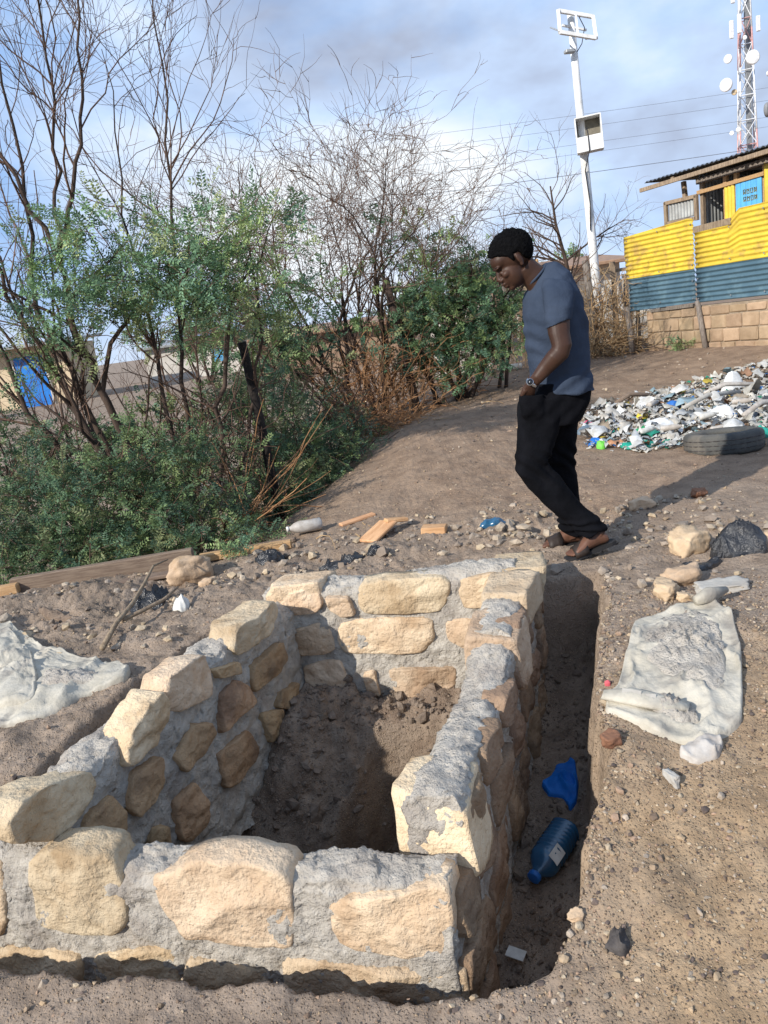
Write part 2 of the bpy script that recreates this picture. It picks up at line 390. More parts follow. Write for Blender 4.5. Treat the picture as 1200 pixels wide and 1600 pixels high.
# ------------------------------------------------------------------ the ground
def ground_material():
    m = bpy.data.materials.new('soil'); m.use_nodes = True; nt = m.node_tree; N = nt.nodes; L = nt.links.new
    b = N['Principled BSDF']; b.inputs['Roughness'].default_value = 0.95; b.inputs['Specular IOR Level'].default_value = 0.15
    tcn = N.new('ShaderNodeTexCoord')
    def noise(sc, det, off):
        mm = N.new('ShaderNodeMapping'); mm.inputs['Location'].default_value = off; L(tcn.outputs['Object'], mm.inputs[0])
        n = N.new('ShaderNodeTexNoise'); n.inputs['Scale'].default_value = sc; n.inputs['Detail'].default_value = det; n.inputs['Roughness'].default_value = 0.62
        L(mm.outputs[0], n.inputs['Vector']); return n.outputs['Fac']
    def rng_(src, lo, hi):
        r = N.new('ShaderNodeMapRange'); r.interpolation_type = 'SMOOTHSTEP'; r.inputs['From Min'].default_value = lo; r.inputs['From Max'].default_value = hi
        L(src, r.inputs['Value']); return r.outputs[0]
    def mix(fac, a, c, mode='MIX'):
        x = N.new('ShaderNodeMixRGB'); x.blend_type = mode
        for i, v in ((0, fac), (1, a), (2, c)):
            if isinstance(v, tuple): x.inputs[i].default_value = (*v, 1)
            elif isinstance(v, float): x.inputs[i].default_value = v
            else: L(v, x.inputs[i])
        return x.outputs[0]
    def attr(n):
        a = N.new('ShaderNodeAttribute'); a.attribute_name = n; return a.outputs['Fac']
    grey = mix(rng_(noise(7, 8, (0, 0, 0)), .35, .65), (0.225, 0.172, 0.13), (0.325, 0.253, 0.194))
    tan = mix(rng_(noise(9, 8, (4, 1, 0)), .35, .65), (0.275, 0.192, 0.118), (0.40, 0.288, 0.182))
    brown = mix(rng_(noise(6, 8, (9, 3, 0)), .35, .65), (0.215, 0.15, 0.105), (0.305, 0.218, 0.153))
    col = mix(attr('tan'), grey, tan)
    col = mix(attr('brown'), col, brown)
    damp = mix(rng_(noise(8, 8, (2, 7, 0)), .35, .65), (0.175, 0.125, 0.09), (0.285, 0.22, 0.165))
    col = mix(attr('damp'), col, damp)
    # dark organic stains and coal crumbs
    st = mix(1.0, rng_(noise(2.4, 7, (1, 8, 2)), .49, .63), attr('stain'), 'MULTIPLY')
    col = mix(st, col, (0.10, 0.082, 0.066))
    vo = N.new('ShaderNodeTexVoronoi'); vo.inputs['Scale'].default_value = 110; L(tcn.outputs['Object'], vo.inputs['Vector'])
    gran = mix(1.0, rng_(vo.outputs['Distance'], .36, .2), rng_(noise(5, 3, (6, 6, 0)), .36, .56), 'MULTIPLY')
    col = mix(mix(1.0, gran, (.75, .75, .75), 'MULTIPLY'), col, mix(rng_(vo.outputs['Color'], .3, .7), (0.15, 0.108, 0.078), (0.50, 0.36, 0.24)))
    L(col, b.inputs['Base Color'])
    bp = N.new('ShaderNodeBump'); bp.inputs['Strength'].default_value = 1.0; bp.inputs['Distance'].default_value = 0.016
    L(noise(38, 10, (3, 3, 3)), bp.inputs['Height'])
    bp2 = N.new('ShaderNodeBump'); bp2.inputs['Strength'].default_value = 0.7; bp2.inputs['Distance'].default_value = 0.008; bp2.invert = True
    L(rng_(vo.outputs['Distance'], .1, .4), bp2.inputs['Height']); L(bp.outputs[0], bp2.inputs['Normal']); L(bp2.outputs[0], b.inputs['Normal'])
    MATS['soil'] = m
ground_material()

CTRL = np.array([(-2,1.9,-.34),(-1.26,1.8,-.34),(-.6,1.66,-.35),(0,1.54,-.36),(.25,1.48,-.37),(0,1.2,-.36),(-1,1.3,-.35),(1,1.3,-.33),(2,1.5,-.24),(-2.5,1.2,-.34),(0,0,-.34),(-3,0,-.34),(3,0,-.3),(0,-3,-.3),
 (.45,1.9,-.19),(.65,2.4,-.06),(1.0,3.5,.0),(1.6,2.4,-.02),(1.4,3.2,.0),(2.5,3,.03),(1.2,1.9,-.16),
 (.95,3.8,.0),(.8,4.2,.0),(1.6,4.6,.0),(2.6,5.6,.03),(4.3,8.9,.12),(4.4,12,.35),(5.2,10,.35),(8,12,.42),(3,12.2,.32),
 (.4,9.0,.13),(1.5,12,.28),(-.30,6.6,.0),(.1,8,.09),(1.5,7,.06),(0,3.9,.02),(-.6,4.2,.0),(0,5.2,.01),
 (-1.0,3.5,.0),(-1.3,3.0,-.02),(-1.5,2.5,-.08),(-1.8,3.4,.0),(-1.4,4.6,.0),(-2.4,4.5,.0),(-2.0,2.3,-.2),
 (-2.2,5.8,-.45),(-1.1,7,-.42),(-3.5,6,-.5),(-.9,9,-.35),(-.4,11,-.15),(-3,12,-.35),(0,15,.05),(-8,15,-.3),(-15,30,.0),(0,30,.1),(5,20,.45),(15,20,.5),(-10,5,-.6),(10,5,.15),(20,40,.4),(-20,50,.1)], float)
def _tps(r2): return np.where(r2 > 1e-12, 0.5 * r2 * np.log(np.maximum(r2, 1e-12)), 0.0)
_n = len(CTRL); _A = np.zeros((_n + 3, _n + 3))
_d = ((CTRL[:, None, :2] - CTRL[None, :, :2]) ** 2).sum(-1)
_A[:_n, :_n] = _tps(_d) + np.eye(_n) * 0.02; _A[:_n, _n] = 1; _A[:_n, _n+1:] = CTRL[:, :2]; _A[_n:, :_n] = _A[:_n, _n:].T
_W = np.linalg.solve(_A, np.concatenate([CTRL[:, 2], np.zeros(3)]))
def base_z(x, y):
    x = np.asarray(x, float); y = np.asarray(y, float); z = _W[_n] + _W[_n+1] * x + _W[_n+2] * y
    for i in range(_n): z = z + _W[i] * _tps((x - CTRL[i, 0]) ** 2 + (y - CTRL[i, 1]) ** 2)
    z = np.clip(z, -.8, .9)
    z = z + .11 * np.exp(-((x - .75) / 1.25) ** 2 - ((y - 7.3) / 1.5) ** 2)
    far = sm(22, 45, np.hypot(x, y)); return z * (1 - far) + 0.15 * far
def seg_side(x, y, a, b):
    """signed perpendicular distance to the line a->b, positive on its right"""
    dxx, dyy = b[0] - a[0], b[1] - a[1]; L = math.hypot(dxx, dyy); return ((x - a[0]) * dyy - (y - a[1]) * dxx) / L
# plan of the masonry (metres)
FA, FB = (-1.339, 2.116), (0.052, 1.694)          # outer face of the near wall
RA, RB = (0.052, 1.694), (0.70, 3.47)             # outer face of the right wall
BA, BB = (-0.50, 3.52), (0.45, 3.30)              # inner face of the far wall
LA, LB = (-1.16, 2.18), (-0.50, 3.50)             # inner face of the left wall
BANK_Y = np.array([1.58, 1.60, 1.71, 1.87, 2.10, 2.39, 2.9, 3.48, 3.62]); BANK_X = np.array([.10, .20, .323, .419, .51, .609, .77, .95, .98])
LBANK_Y = np.array([2.0, 2.47, 2.94, 3.15, 3.47, 3.7]); LBANK_X = np.array([-1.62, -1.39, -1.185, -1.075, -.90, -.74])
def ground_z(x, y, detail=True):
    x = np.asarray(x, float); y = np.asarray(y, float)
    P = np.stack([x, y, np.zeros_like(x)], -1).reshape(-1, 3); sh = x.shape
    near = (1 - sm(14, 30, np.hypot(x, y)))
    w1 = fbm(P * 3.2, 3, 11).reshape(sh); w2 = fbm(P * 11, 4, 5, 0.6).reshape(sh)
    z = base_z(x, y)
    bump = (0.030 * w1 + 0.014 * w2) * (1 - .25 * sm(4.6, 6.0, y))
    rub = sm(.55, .1, np.abs(y - 4.35 - .12 * x)) * sm(-2.8, -2.2, x) * sm(2.2, 1.2, x)      # rubble strip behind the masonry
    left = sm(-.9, -1.2, x) * sm(4.9, 4.4, y) * sm(2.3, 2.8, y)
    bump = bump * (1 + 0.9 * rub + 0.8 * left)
    if detail:
        w3 = fbm(P * 42, 3, 23, 0.7).reshape(sh); bump = bump + w3 * 0.0095 * (1 + rub + .6 * left)
    z = z + bump * near
    jit = 0.028 * w1 + 0.016 * w2
    # right trench
    bank = np.interp(y, BANK_Y, BANK_X) + jit * 2.0 + .04 * fbm(P * 9, 3, 61, .6).reshape(sh)
    rs = seg_side(x, y, RA, RB)
    tr = sm(.045, -.035, x - bank) * sm(-.12, -.08, rs) * sm(3.53, 3.49, y + jit) * sm(1.585, 1.62, y + jit * .6)
    fl = np.interp(y, [1.6, 2.0, 2.6, 3.1, 3.5], [-.70, -.66, -.60, -.52, -.40]) + 0.03 * w1 + 0.022 * w2
    fl = fl + 0.10 * sm(-.10, .0, x - bank)
    z = z * (1 - tr) + np.minimum(fl, z) * tr
    # near trench, between the near wall and the bank the camera stands on
    nb_ = seg_side(x, y, (-1.26, 1.855), (.05, 1.60)) + jit * .9
    tf = sm(.012, -.018, nb_) * sm(.05, .0, -seg_side(x, y, FA, FB)) * sm(.10, .06, x)
    z = z * (1 - tf) + np.minimum(-.72 + .03 * w1, z) * tf
    # left trench
    lb = np.interp(y, LBANK_Y, LBANK_X) + jit * 1.3
    ls = seg_side(x, y, LA, LB)
    tl = sm(-.03, .03, x - lb) * sm(-.05, -.12, ls) * sm(3.72, 3.6, y)
    tl = np.where(seg_side(x, y, FA, FB) > 0.02, 0, tl)
    z = z * (1 - tl) + np.minimum(-.24 + .05 * w1 + .05 * w2, z) * tl
    # pit inside the masonry
    inside = sm(-.13, -.06, ls) * sm(-.08, -.11, rs) * sm(-.05, -.09, seg_side(x, y, FA, FB)) * sm(-.13, -.06, seg_side(x, y, BA, BB))
    w = seg_side(x, y, BA, BB); l = ls
    edge = .27 + .06 * w1 - .08 * sm(.35, .6, l)
    zp = -.435 - .16 * w - np.clip(w - edge, 0, 9) * (1.0 + 5.5 * sm(.34, .46, l + .12 * w1)) + .06 * sm(.30, .0, l)
    zp = np.maximum(zp, -1.75) + .06 * w1 + .06 * w2 + .028 * fbm(P * 26, 3, 77).reshape(sh)
    z = z * (1 - inside) + zp * inside
    return z, dict(tr=np.maximum(tr, 0), tf=tf, tl=tl, pit=inside, rub=rub, left=left)
def gz(x, y): return float(ground_z(np.array([x]), np.array([y]))[0][0])

def lines(parts):
    out = []
    for a, b, s in parts: out += list(np.arange(a, b - 1e-6, s))
    return out
def geo(a, end, s0, ratio):
    out = [a]; s = s0
    while abs(out[-1]) < abs(end): out.append(out[-1] + math.copysign(s, end - a)); s *= ratio
    return out
xs = sorted(set(np.round(geo(-4.2, -700, .06, 1.13)[1:][::-1] + lines([(-4.2, -2.3, .05), (-2.3, 1.5, .0125), (1.5, 5.0, .03)]) + geo(5.0, 700, .06, 1.13), 5)))
ys = sorted(set(np.round(geo(1.25, -120, .04, 1.2)[1:][::-1] + lines([(1.25, 4.1, .0125), (4.1, 6.5, .025), (6.5, 14, .07)]) + geo(14, 900, .12, 1.13), 5)))
XX, YY = np.meshgrid(np.array(xs), np.array(ys))
ZZ, gm = ground_z(XX, YY)
nx, ny = len(xs), len(ys)
ii = (np.arange(ny - 1)[:, None] * nx + np.arange(nx - 1)[None, :]).ravel()
GF = np.stack([ii, ii + 1, ii + nx + 1, ii + nx], 1)
Pn = np.stack([XX.ravel(), YY.ravel(), 0 * XX.ravel()], 1)
wob = fbm(Pn * 1.3, 3, 3).reshape(XX.shape)
tan = sm(.25, .6, XX + .25 * wob - .12 * (YY - 1.6)) * sm(3.0, 1.9, YY + .5 * wob)
brown = sm(3.9, 5.2, YY + .6 * wob) * sm(-2.0, .4, XX + .8 * wob)
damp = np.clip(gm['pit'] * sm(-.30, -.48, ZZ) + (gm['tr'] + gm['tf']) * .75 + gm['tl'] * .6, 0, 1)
stain = np.clip(sm(2.6, 1.6, YY) * sm(.4, .8, XX) * .8 + gm['left'] * .5 + sm(5.5, 7, YY) * sm(1.8, 2.2, XX) * sm(9.8, 8, YY), 0, 1)
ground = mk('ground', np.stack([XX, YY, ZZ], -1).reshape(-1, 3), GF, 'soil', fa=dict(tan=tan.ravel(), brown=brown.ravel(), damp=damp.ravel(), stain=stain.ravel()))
tag(ground, kind='structure')

# ------------------------------------------------------------------ masonry of the pit
POLY = {
'front': [
 [(0.101,-0.154),(0.155,-0.115),(0.281,-0.095),(0.399,-0.112),(0.418,-0.197),(0.409,-0.335),(0.356,-0.399),(0.19,-0.41),(0.062,-0.394),(0.08,-0.272)],
 [(0.533,-0.176),(0.602,-0.156),(0.692,-0.112),(0.855,-0.104),(0.947,-0.122),(0.976,-0.151),(0.968,-0.278),(0.945,-0.378),(0.771,-0.392),(0.605,-0.379),(0.558,-0.32),(0.536,-0.254)],
 [(1.078,-0.214),(1.177,-0.179),(1.323,-0.151),(1.428,-0.136),(1.438,-0.231),(1.421,-0.313),(1.385,-0.355),(1.258,-0.374),(1.148,-0.366),(1.092,-0.34),(1.076,-0.288)],
 [(-0.253,-0.161),(-0.016,-0.162),(-0.011,-0.233),(-0.051,-0.382),(-0.096,-0.461),(-0.353,-0.465)],
 [(-0.189,-0.509),(0.048,-0.484),(0.213,-0.482),(0.185,-0.614),(-0.009,-0.679),(-0.254,-0.713)],
 [(0.239,-0.491),(0.438,-0.437),(0.545,-0.431),(0.548,-0.565),(0.507,-0.668),(0.332,-0.681),(0.222,-0.647)],
 [(0.584,-0.455),(0.697,-0.448),(0.859,-0.467),(0.852,-0.559),(0.741,-0.645),(0.539,-0.675)],
 [(0.907,-0.423),(1.066,-0.41),(1.216,-0.413),(1.36,-0.416),(1.437,-0.39),(1.44,-0.482),(1.435,-0.564),(0.945,-0.661),(0.893,-0.553)]],
'back': [
 [(0.341,0.131),(0.468,0.151),(0.74,0.145),(0.773,0.102),(0.755,0.025),(0.719,-0.027),(0.351,-0.016),(0.32,0.035)],
 [(-0.083,0.093),(0.054,0.127),(0.134,0.122),(0.147,0.046),(0.097,-0.001),(-0.085,-0.014)],
 [(0.821,0.13),(0.975,0.151),(1.043,0.115),(1.015,-0.023),(0.825,-0.018),(0.803,0.053)],
 [(0.17,0.087),(0.286,0.079),(0.303,-0.019),(0.238,-0.029),(0.175,0.021)],
 [(-0.03,-0.078),(0.105,-0.051),(0.164,-0.088),(0.181,-0.19),(0.145,-0.212),(-0.022,-0.224)],
 [(0.209,-0.067),(0.315,-0.046),(0.626,-0.048),(0.671,-0.073),(0.659,-0.17),(0.603,-0.229),(0.225,-0.219),(0.195,-0.157)],
 [(0.735,-0.07),(0.953,-0.066),(0.953,-0.21),(0.787,-0.222),(0.733,-0.167)],
 [(-0.006,-0.284),(0.089,-0.253),(0.187,-0.251),(0.222,-0.345),(0.195,-0.413),(0.044,-0.425),(-0.011,-0.353)],
 [(0.3,-0.32),(0.356,-0.309),(0.372,-0.447),(0.304,-0.424)],
 [(0.429,-0.312),(0.593,-0.309),(0.752,-0.316),(0.742,-0.405),(0.669,-0.446),(0.462,-0.463),(0.425,-0.387)]],
'left': [
 [(0.85,0.032),(1.006,-0.008),(1.0,-0.057),(0.865,-0.019)],
 [(1.066,-0.145),(1.098,-0.074),(1.342,-0.061),(1.345,-0.161),(1.245,-0.194),(1.084,-0.198)],
 [(0.857,-0.088),(0.955,-0.064),(1.049,-0.149),(1.048,-0.235),(0.923,-0.243),(0.82,-0.25),(0.841,-0.153)],
 [(1.21,-0.339),(1.263,-0.278),(1.415,-0.316),(1.375,-0.384),(1.27,-0.381)],
 [(1.101,-0.311),(1.231,-0.36),(1.199,-0.481),(1.105,-0.466)],
 [(0.776,-0.322),(0.832,-0.312),(0.993,-0.329),(1.041,-0.469),(0.967,-0.494),(0.841,-0.507),(0.772,-0.477)],
 [(0.538,-0.181),(0.657,-0.121),(0.753,-0.156),(0.762,-0.225),(0.66,-0.271),(0.571,-0.272)],
 [(0.291,-0.178),(0.324,-0.122),(0.466,-0.127),(0.458,-0.249),(0.371,-0.29),(0.299,-0.28),(0.274,-0.223)],
 [(0.489,-0.352),(0.611,-0.335),(0.65,-0.448),(0.613,-0.517),(0.513,-0.549),(0.464,-0.495)],
 [(0.073,-0.175),(0.096,-0.143),(0.218,-0.128),(0.258,-0.233),(0.226,-0.318),(0.175,-0.321),(0.081,-0.242)],
 [(0.326,-0.392),(0.358,-0.367),(0.414,-0.392),(0.403,-0.5),(0.33,-0.458)]],
'lefttop': [
 [(-0.178,0.03),(-0.11,0.066),(-0.018,0.053),(0.154,0.0),(0.152,-0.072),(0.068,-0.116),(-0.056,-0.118),(-0.175,-0.033)],
 [(0.298,-0.072),(0.331,0.027),(0.432,0.077),(0.525,0.1),(0.567,0.046),(0.545,-0.036),(0.454,-0.076),(0.328,-0.09)],
 [(0.562,0.067),(0.592,0.118),(0.734,0.13),(0.816,0.102),(0.835,0.025),(0.774,-0.047),(0.614,-0.033),(0.552,0.0)],
 [(0.986,0.064),(1.055,0.134),(1.35,0.141),(1.351,0.058),(1.262,0.0),(1.013,0.015)]],
}
def resample(poly, n):
    p = np.array(poly, float); p = p.mean(0) + (p - p.mean(0)) * 1.02
    for _ in range(1):
        q = np.roll(p, -1, 0); p = np.stack([p * .9 + q * .1, p * .1 + q * .9], 1).reshape(-1, 2)
    q = np.vstack([p, p[:1]]); d = np.r_[0, np.cumsum(np.hypot(*np.diff(q, axis=0).T))]
    t = np.linspace(0, d[-1], n, endpoint=False); return np.stack([np.interp(t, d, q[:, 0]), np.interp(t, d, q[:, 1])], 1)
def poly_stone(poly, P0, T, Nrm, thick, seed, out=0.012, n=44, rough=1.0):
    """stone with a given outline on the wall face; rounded arrises, hewn facets, body running back into the wall"""
    r = np.random.default_rng(seed); c = resample(poly, n); cen = c.mean(0)
    if np.sum(c[:, 0] * np.roll(c[:, 1], -1) - c[:, 1] * np.roll(c[:, 0], -1)) < 0: c = c[::-1]
    planes = [(np.clip(r.normal(0, .16), -.22, .22), np.clip(r.normal(0, .16), -.22, .22), r.uniform(.004, .014)) for _ in range(5)] + [(0, 0, .008)]
    size = np.ptp(c, axis=0).max()
    rings = []
    for o in (-thick, -thick * .7, -thick * .4, -.035): rings.append((1.0, o, 0))
    for s in (0.985, .95, .89, .80, .68, .54, .40, .26, .12): rings.append((s, 0, 1))
    V = []
    for s, o, fr in rings:
        q = cen + (c - cen) * s
        if fr:
            rel = (q - cen)
            off = np.min([a * rel[:, 0] + b * rel[:, 1] + h for a, b, h in planes], 0)
            edge = (1 - s); off = np.maximum(off, -.016); off = off - 0.018 * np.exp(-edge / .014)
        else: off = np.full(n, o)
        V.append(np.stack([q[:, 0], q[:, 1], off + out], 1))
    V.append(np.array([[cen[0], cen[1], min(h for _, _, h in planes) + out]]))
    L = np.concatenate(V)
    W = L * np.array([9, 9, 9.]) + seed * 3.1
    amp = 0.010 * rough * min(1, size / .25); rid = (1 - np.abs(fbm(L * 14 + seed, 3, seed + 7))) ** 3 * .010 * rough
    L = L + amp * np.stack([fbm(W, 4, seed), fbm(W + 31, 4, seed + 1), fbm(W + 77, 4, seed + 2) * 1.1], 1)
    L[:, 2] -= rid
    F = []
    for i in range(len(rings) - 1):
        for j in range(n):
            k = (j + 1) % n; F.append((i*n+j, i*n+k, (i+1)*n+k, (i+1)*n+j))
    last = (len(rings) - 1) * n; ct = len(L) - 1
    for j in range(n): F.append((last + j, last + (j+1) % n, ct))
    F.append(tuple(range(n))[::-1])
    P0 = np.array((*P0, 0.0)); T = np.array((*T, 0.0)); Nn = np.array((*Nrm, 0.0))
    Wd = P0 + L[:, :1] * T + L[:, 2:] * Nn; Wd[:, 2] = L[:, 1]
    return Wd, F
def dirn(a, b):
    v = np.array(b) - np.array(a); return v / np.hypot(*v)
def grid_box(s0, s1, z0, ztop, d0, d1, P0, T, Nrm, step, amp, seed):
    """mortar core: box on the wall frame with a lumpy skin; ztop is a function of s; d measured along the normal"""
    ns = max(2, int((s1 - s0) / step)); nz = max(2, int((np.max(ztop(np.linspace(s0, s1, 9))) - z0) / step)); nd = max(2, int((d1 - d0) / step))
    key = {}; V = []; F = []
    S = np.linspace(s0, s1, ns + 1); Zf = np.linspace(0, 1, nz + 1); D = np.linspace(d0, d1, nd + 1)
    def vid(i, j, k):
        q = (i, j, k)
        if q not in key: key[q] = len(V); V.append((S[i], Zf[j], D[k]))
        return key[q]
    for i in range(ns):
        for j in range(nz):
            F.append((vid(i,j,nd), vid(i+1,j,nd), vid(i+1,j+1,nd), vid(i,j+1,nd)))
            F.append((vid(i,j,0), vid(i,j+1,0), vid(i+1,j+1,0), vid(i+1,j,0)))
    for i in range(ns):
        for k in range(nd):
            F.append((vid(i,nz,k), vid(i,nz,k+1), vid(i+1,nz,k+1), vid(i+1,nz,k)))
    for j in range(nz):
        for k in range(nd):
            F.append((vid(0,j,k), vid(0,j,k+1), vid(0,j+1,k+1), vid(0,j+1,k)))
            F.append((vid(ns,j,k), vid(ns,j+1,k), vid(ns,j+1,k+1), vid(ns,j,k+1)))
    L = np.array(V); zt = ztop(L[:, 0]); z = z0 + L[:, 1] * (zt - z0)
    # rounded shoulders along the top
    topf = sm(.0, .05, zt - z); mid = (d0 + d1) / 2; d = mid + (L[:, 2] - mid) * (0.86 + .14 * topf)
    edge = np.abs(L[:, 2] - mid) / ((d1 - d0) / 2); z = z - (1 - topf) * .018 * edge ** 3
    P = np.stack([L[:, 0], z, d], 1)
    q = P * 13 + seed; a = np.stack([fbm(q, 4, seed, .6), fbm(q + 50, 4, seed + 9, .6), fbm(q + 90, 4, seed + 18, .6)], 1)
    q2 = P * 52 + seed; a2 = np.stack([fbm(q2, 3, seed + 3, .7), fbm(q2 + 50, 3, seed + 4, .7), fbm(q2 + 90, 3, seed + 5, .7)], 1)
    P = P + amp * a + .0115 * a2
    P0 = np.array((*P0, 0.0)); T = np.array((*T, 0.0)); Nn = np.array((*Nrm, 0.0))
    Wd = P0 + P[:, :1] * T + P[:, 2:] * Nn; Wd[:, 2] = P[:, 1]
    return Wd, F
pit = thing('stone_pit_wall', 'four low walls of rough yellow stone and grey mortar round the dug pit', 'stone wall', (-0.3, 2.6, -0.5)); pit['kind'] = 'thing'
FT = dirn(FA, FB); FN = np.array((FT[1], -FT[0]))            # towards the camera
BT = dirn(BA, BB); BN = np.array((BT[1], -BT[0]))
LT = dirn(LA, LB); LN = np.array((LT[1], -LT[0]))            # into the pit
RT = dirn(RA, RB); RN = np.array((RT[1], -RT[0]))            # out, to the right
FLEN = math.dist(FA, FB); BLEN = math.dist(BA, BB); LLEN = math.dist(LA, LB); RLEN = math.dist(RA, RB)
def mortar(*a): 
    V, F = grid_box(*a); return mk('mortar', V, F, 'mortar', pit)
mortar(-.9, FLEN - .03, -.75, lambda s: -.150 + .02 * np.sin(s * 5 + 1) + .012 * np.sin(s * 13), -.165, -.012, FA, FT, FN, .0088, .017, 3)
mortar(-.15, BLEN + .10, -.62, lambda s: .125 + .035 * sm(.2, .9, s) + .01 * np.sin(s * 9), -.20, -.016, BA, BT, BN, .011, .018, 21)
mortar(-.03, LLEN + .05, -.75, lambda s: -.015 + .095 * sm(.05, .8, s) + .015 * np.sin(s * 7), -.20, -.016, LA, LT, LN, .011, .024, 41)
mortar(.175, 1.13, -.80, lambda s: .000 + .02 * np.sin(s * 6) + .05 * sm(.85, 1.1, s), -.185, -.015, RA, RT, RN, .011, .018, 61)
mortar(1.12, RLEN + .02, -.72, lambda s: .105 + .03 * sm(1.2, 1.5, s), -.19, -.016, RA, RT, RN, .0125, .020, 81)
mortar(.0, .20, -.80, lambda s: -.19 + 0 * s, -.17, -.03, RA, RT, RN, .0125, .018, 91)
def stones(key, P0, T, N, thick, out, seed, rough=1.0, m='limestone'):
    for i, p in enumerate(POLY[key]):
        V, F = poly_stone(p, P0, T, N, thick, seed + i * 7, out, rough=rough); mk('stone', V, F, m, pit)
stones('front', FA, FT, FN, .13, .016, 100)
stones('back', BA, BT, BN, .12, .014, 200)
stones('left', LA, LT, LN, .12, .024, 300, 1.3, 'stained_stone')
for i, (p, th) in enumerate(zip(POLY['lefttop'], (.17, .15, .14, .17))):
    V, F = poly_stone(p, LA, LT, LN, th, 400 + i * 7, .03, rough=1.7); mk('stone', V, F, 'limestone', pit)
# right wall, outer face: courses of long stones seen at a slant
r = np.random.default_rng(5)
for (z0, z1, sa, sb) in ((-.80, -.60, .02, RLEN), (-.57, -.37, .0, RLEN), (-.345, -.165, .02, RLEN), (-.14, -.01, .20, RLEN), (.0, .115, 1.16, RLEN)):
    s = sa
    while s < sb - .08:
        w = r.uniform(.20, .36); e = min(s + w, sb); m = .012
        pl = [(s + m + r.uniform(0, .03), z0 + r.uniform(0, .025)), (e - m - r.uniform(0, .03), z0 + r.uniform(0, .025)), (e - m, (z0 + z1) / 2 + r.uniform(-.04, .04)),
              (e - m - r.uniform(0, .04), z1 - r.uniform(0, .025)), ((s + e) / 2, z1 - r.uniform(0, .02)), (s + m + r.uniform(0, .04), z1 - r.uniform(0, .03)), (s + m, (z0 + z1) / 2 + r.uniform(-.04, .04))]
        V, F = poly_stone(pl, RA, RT, RN, .09, 500 + int(s * 1000) + int(z0 * 100), .012 + r.uniform(-.006, .012), n=30, rough=1.5); mk('stone', V, F, 'brown_stone', pit)
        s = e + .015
def block(s, z, d, dims, seed, tilt=0.0, wall=(RA, RT, RN), rough=.05, facets=9, n=14, boxy=.92):
    """free stone on a wall frame: dims = along, across, high"""
    P0, T, N = wall; V, F = rock(dims, seed, n, facets, rough, boxy)
    R = np.stack([(*T, 0), (-N[0], -N[1], 0), (0, 0, 1)], 1) @ rotx(tilt)
    c = np.array((P0[0] + T[0] * s + N[0] * d, P0[1] + T[1] * s + N[1] * d, z))
    return mk('stone', place(V, c, R), F, 'limestone', pit)
block(.285, -.125, -.105, (.25, .225, .25), 11, boxy=1.0)       # end stone of the right wall
block(1.20, -.01, -.095, (.25, .22, .20), 15, boxy=.98)
block(1.52, .075, -.09, (.27, .22, .16), 16, boxy=1.0)
block(1.80, .085, -.11, (.26, .26, .15), 18, boxy=1.0)
block(.02, .085, -.12, (.30, .24, .13), 19, wall=(BA, BT, BN), boxy=.95)

# ------------------------------------------------------------------ loose things near the pit
def loose_stone(x, y, dims, seed, label, rz=0.0, tilt=(0, 0), m='rubble_stone', name='loose_stone', n=12, boxy=.64, group=None, sink=.25, rough=.24):
    V, F = rock(dims, seed, max(n, 14), 16, rough, boxy); z = gz(x, y)
    V = place(V, (0, 0, 0), rotz(rz) @ rotx(tilt[0]) @ roty(tilt[1])); V = V + np.array((x, y, z - V[:, 2].min() - sink * dims[2]))
    o = mk(name, V, F, m, loc=(x, y, z)); return tag(o, label, 'stone', group)
LS = 'loose stones around the pit'
loose_stone(-1.205, 4.40, (.29, .20, .19), 31, 'large pale yellow boulder at the end of the grey plank', .2, (0, .1), group=LS)
loose_stone(1.50, 3.68, (.22, .20, .15), 32, 'pinkish tan boulder beside the black plastic bag', .5, group=LS)
loose_stone(1.28, 3.25, (.20, .12, .09), 33, 'flat yellow stone lying above the torn cement sack', .15, group=LS)
loose_stone(1.165, 3.12, (.13, .10, .075), 34, 'small angular yellow stone left of the flat one above the sack', .8, group=LS)
loose_stone(1.40, 3.12, (.19, .12, .04), 35, 'thin grey slab lying beside yellow stones above the sack', -.1, m='grey_slab', group=LS, boxy=1.0)
loose_stone(1.56, 4.50, (.15, .10, .08), 36, 'tan stone on the bare ground right behind the walking person', .1, group=LS)
loose_stone(1.86, 3.55, (.18, .14, .10), 37, 'yellow stone at the picture edge right of the black bag', .3, group=LS)
loose_stone(0.62, 2.20, (.075, .07, .06), 38, 'round rusty red stone between trench and cement sack', .3, m='red_stone', group=LS)
loose_stone(0.355, 1.72, (.045, .035, .03), 39, 'small orange yellow stone on the near trench rim', .3, group=LS)
loose_stone(-1.05, 4.18, (.10, .09, .06), 40, 'small brown stone leaning on the large boulder', .3, m='rubble_stone', group=LS)
loose_stone(1.22, 3.06, (.06, .05, .045), 46, 'pebble sized yellow stone under the thin grey slab', .3, group=LS)
loose_stone(0.20, 1.80, (.09, .07, .05), 41, 'dark stone on the trench floor at its near end', .3, m='red_stone', group=LS)
loose_stone(-1.33, 1.78, (.05, .06, .04), 42, 'grey pebble in the earth at the lower left corner', .3, m='grey_slab', group=LS)
loose_stone(0.745, 2.03, (.035, .07, .035), 43, 'pale finger shaped stone below the crumpled film', .3, m='grey_slab', group=LS)
loose_stone(1.13, 4.62, (.10, .07, .05), 44, 'grey brown stone beside the shadow of the legs', .4, m='grey_slab', group=LS)
loose_stone(1.95, 4.60, (.10, .08, .07), 45, 'dark stone inside the long shadow near the tyre', .4, m='red_stone', group=LS)

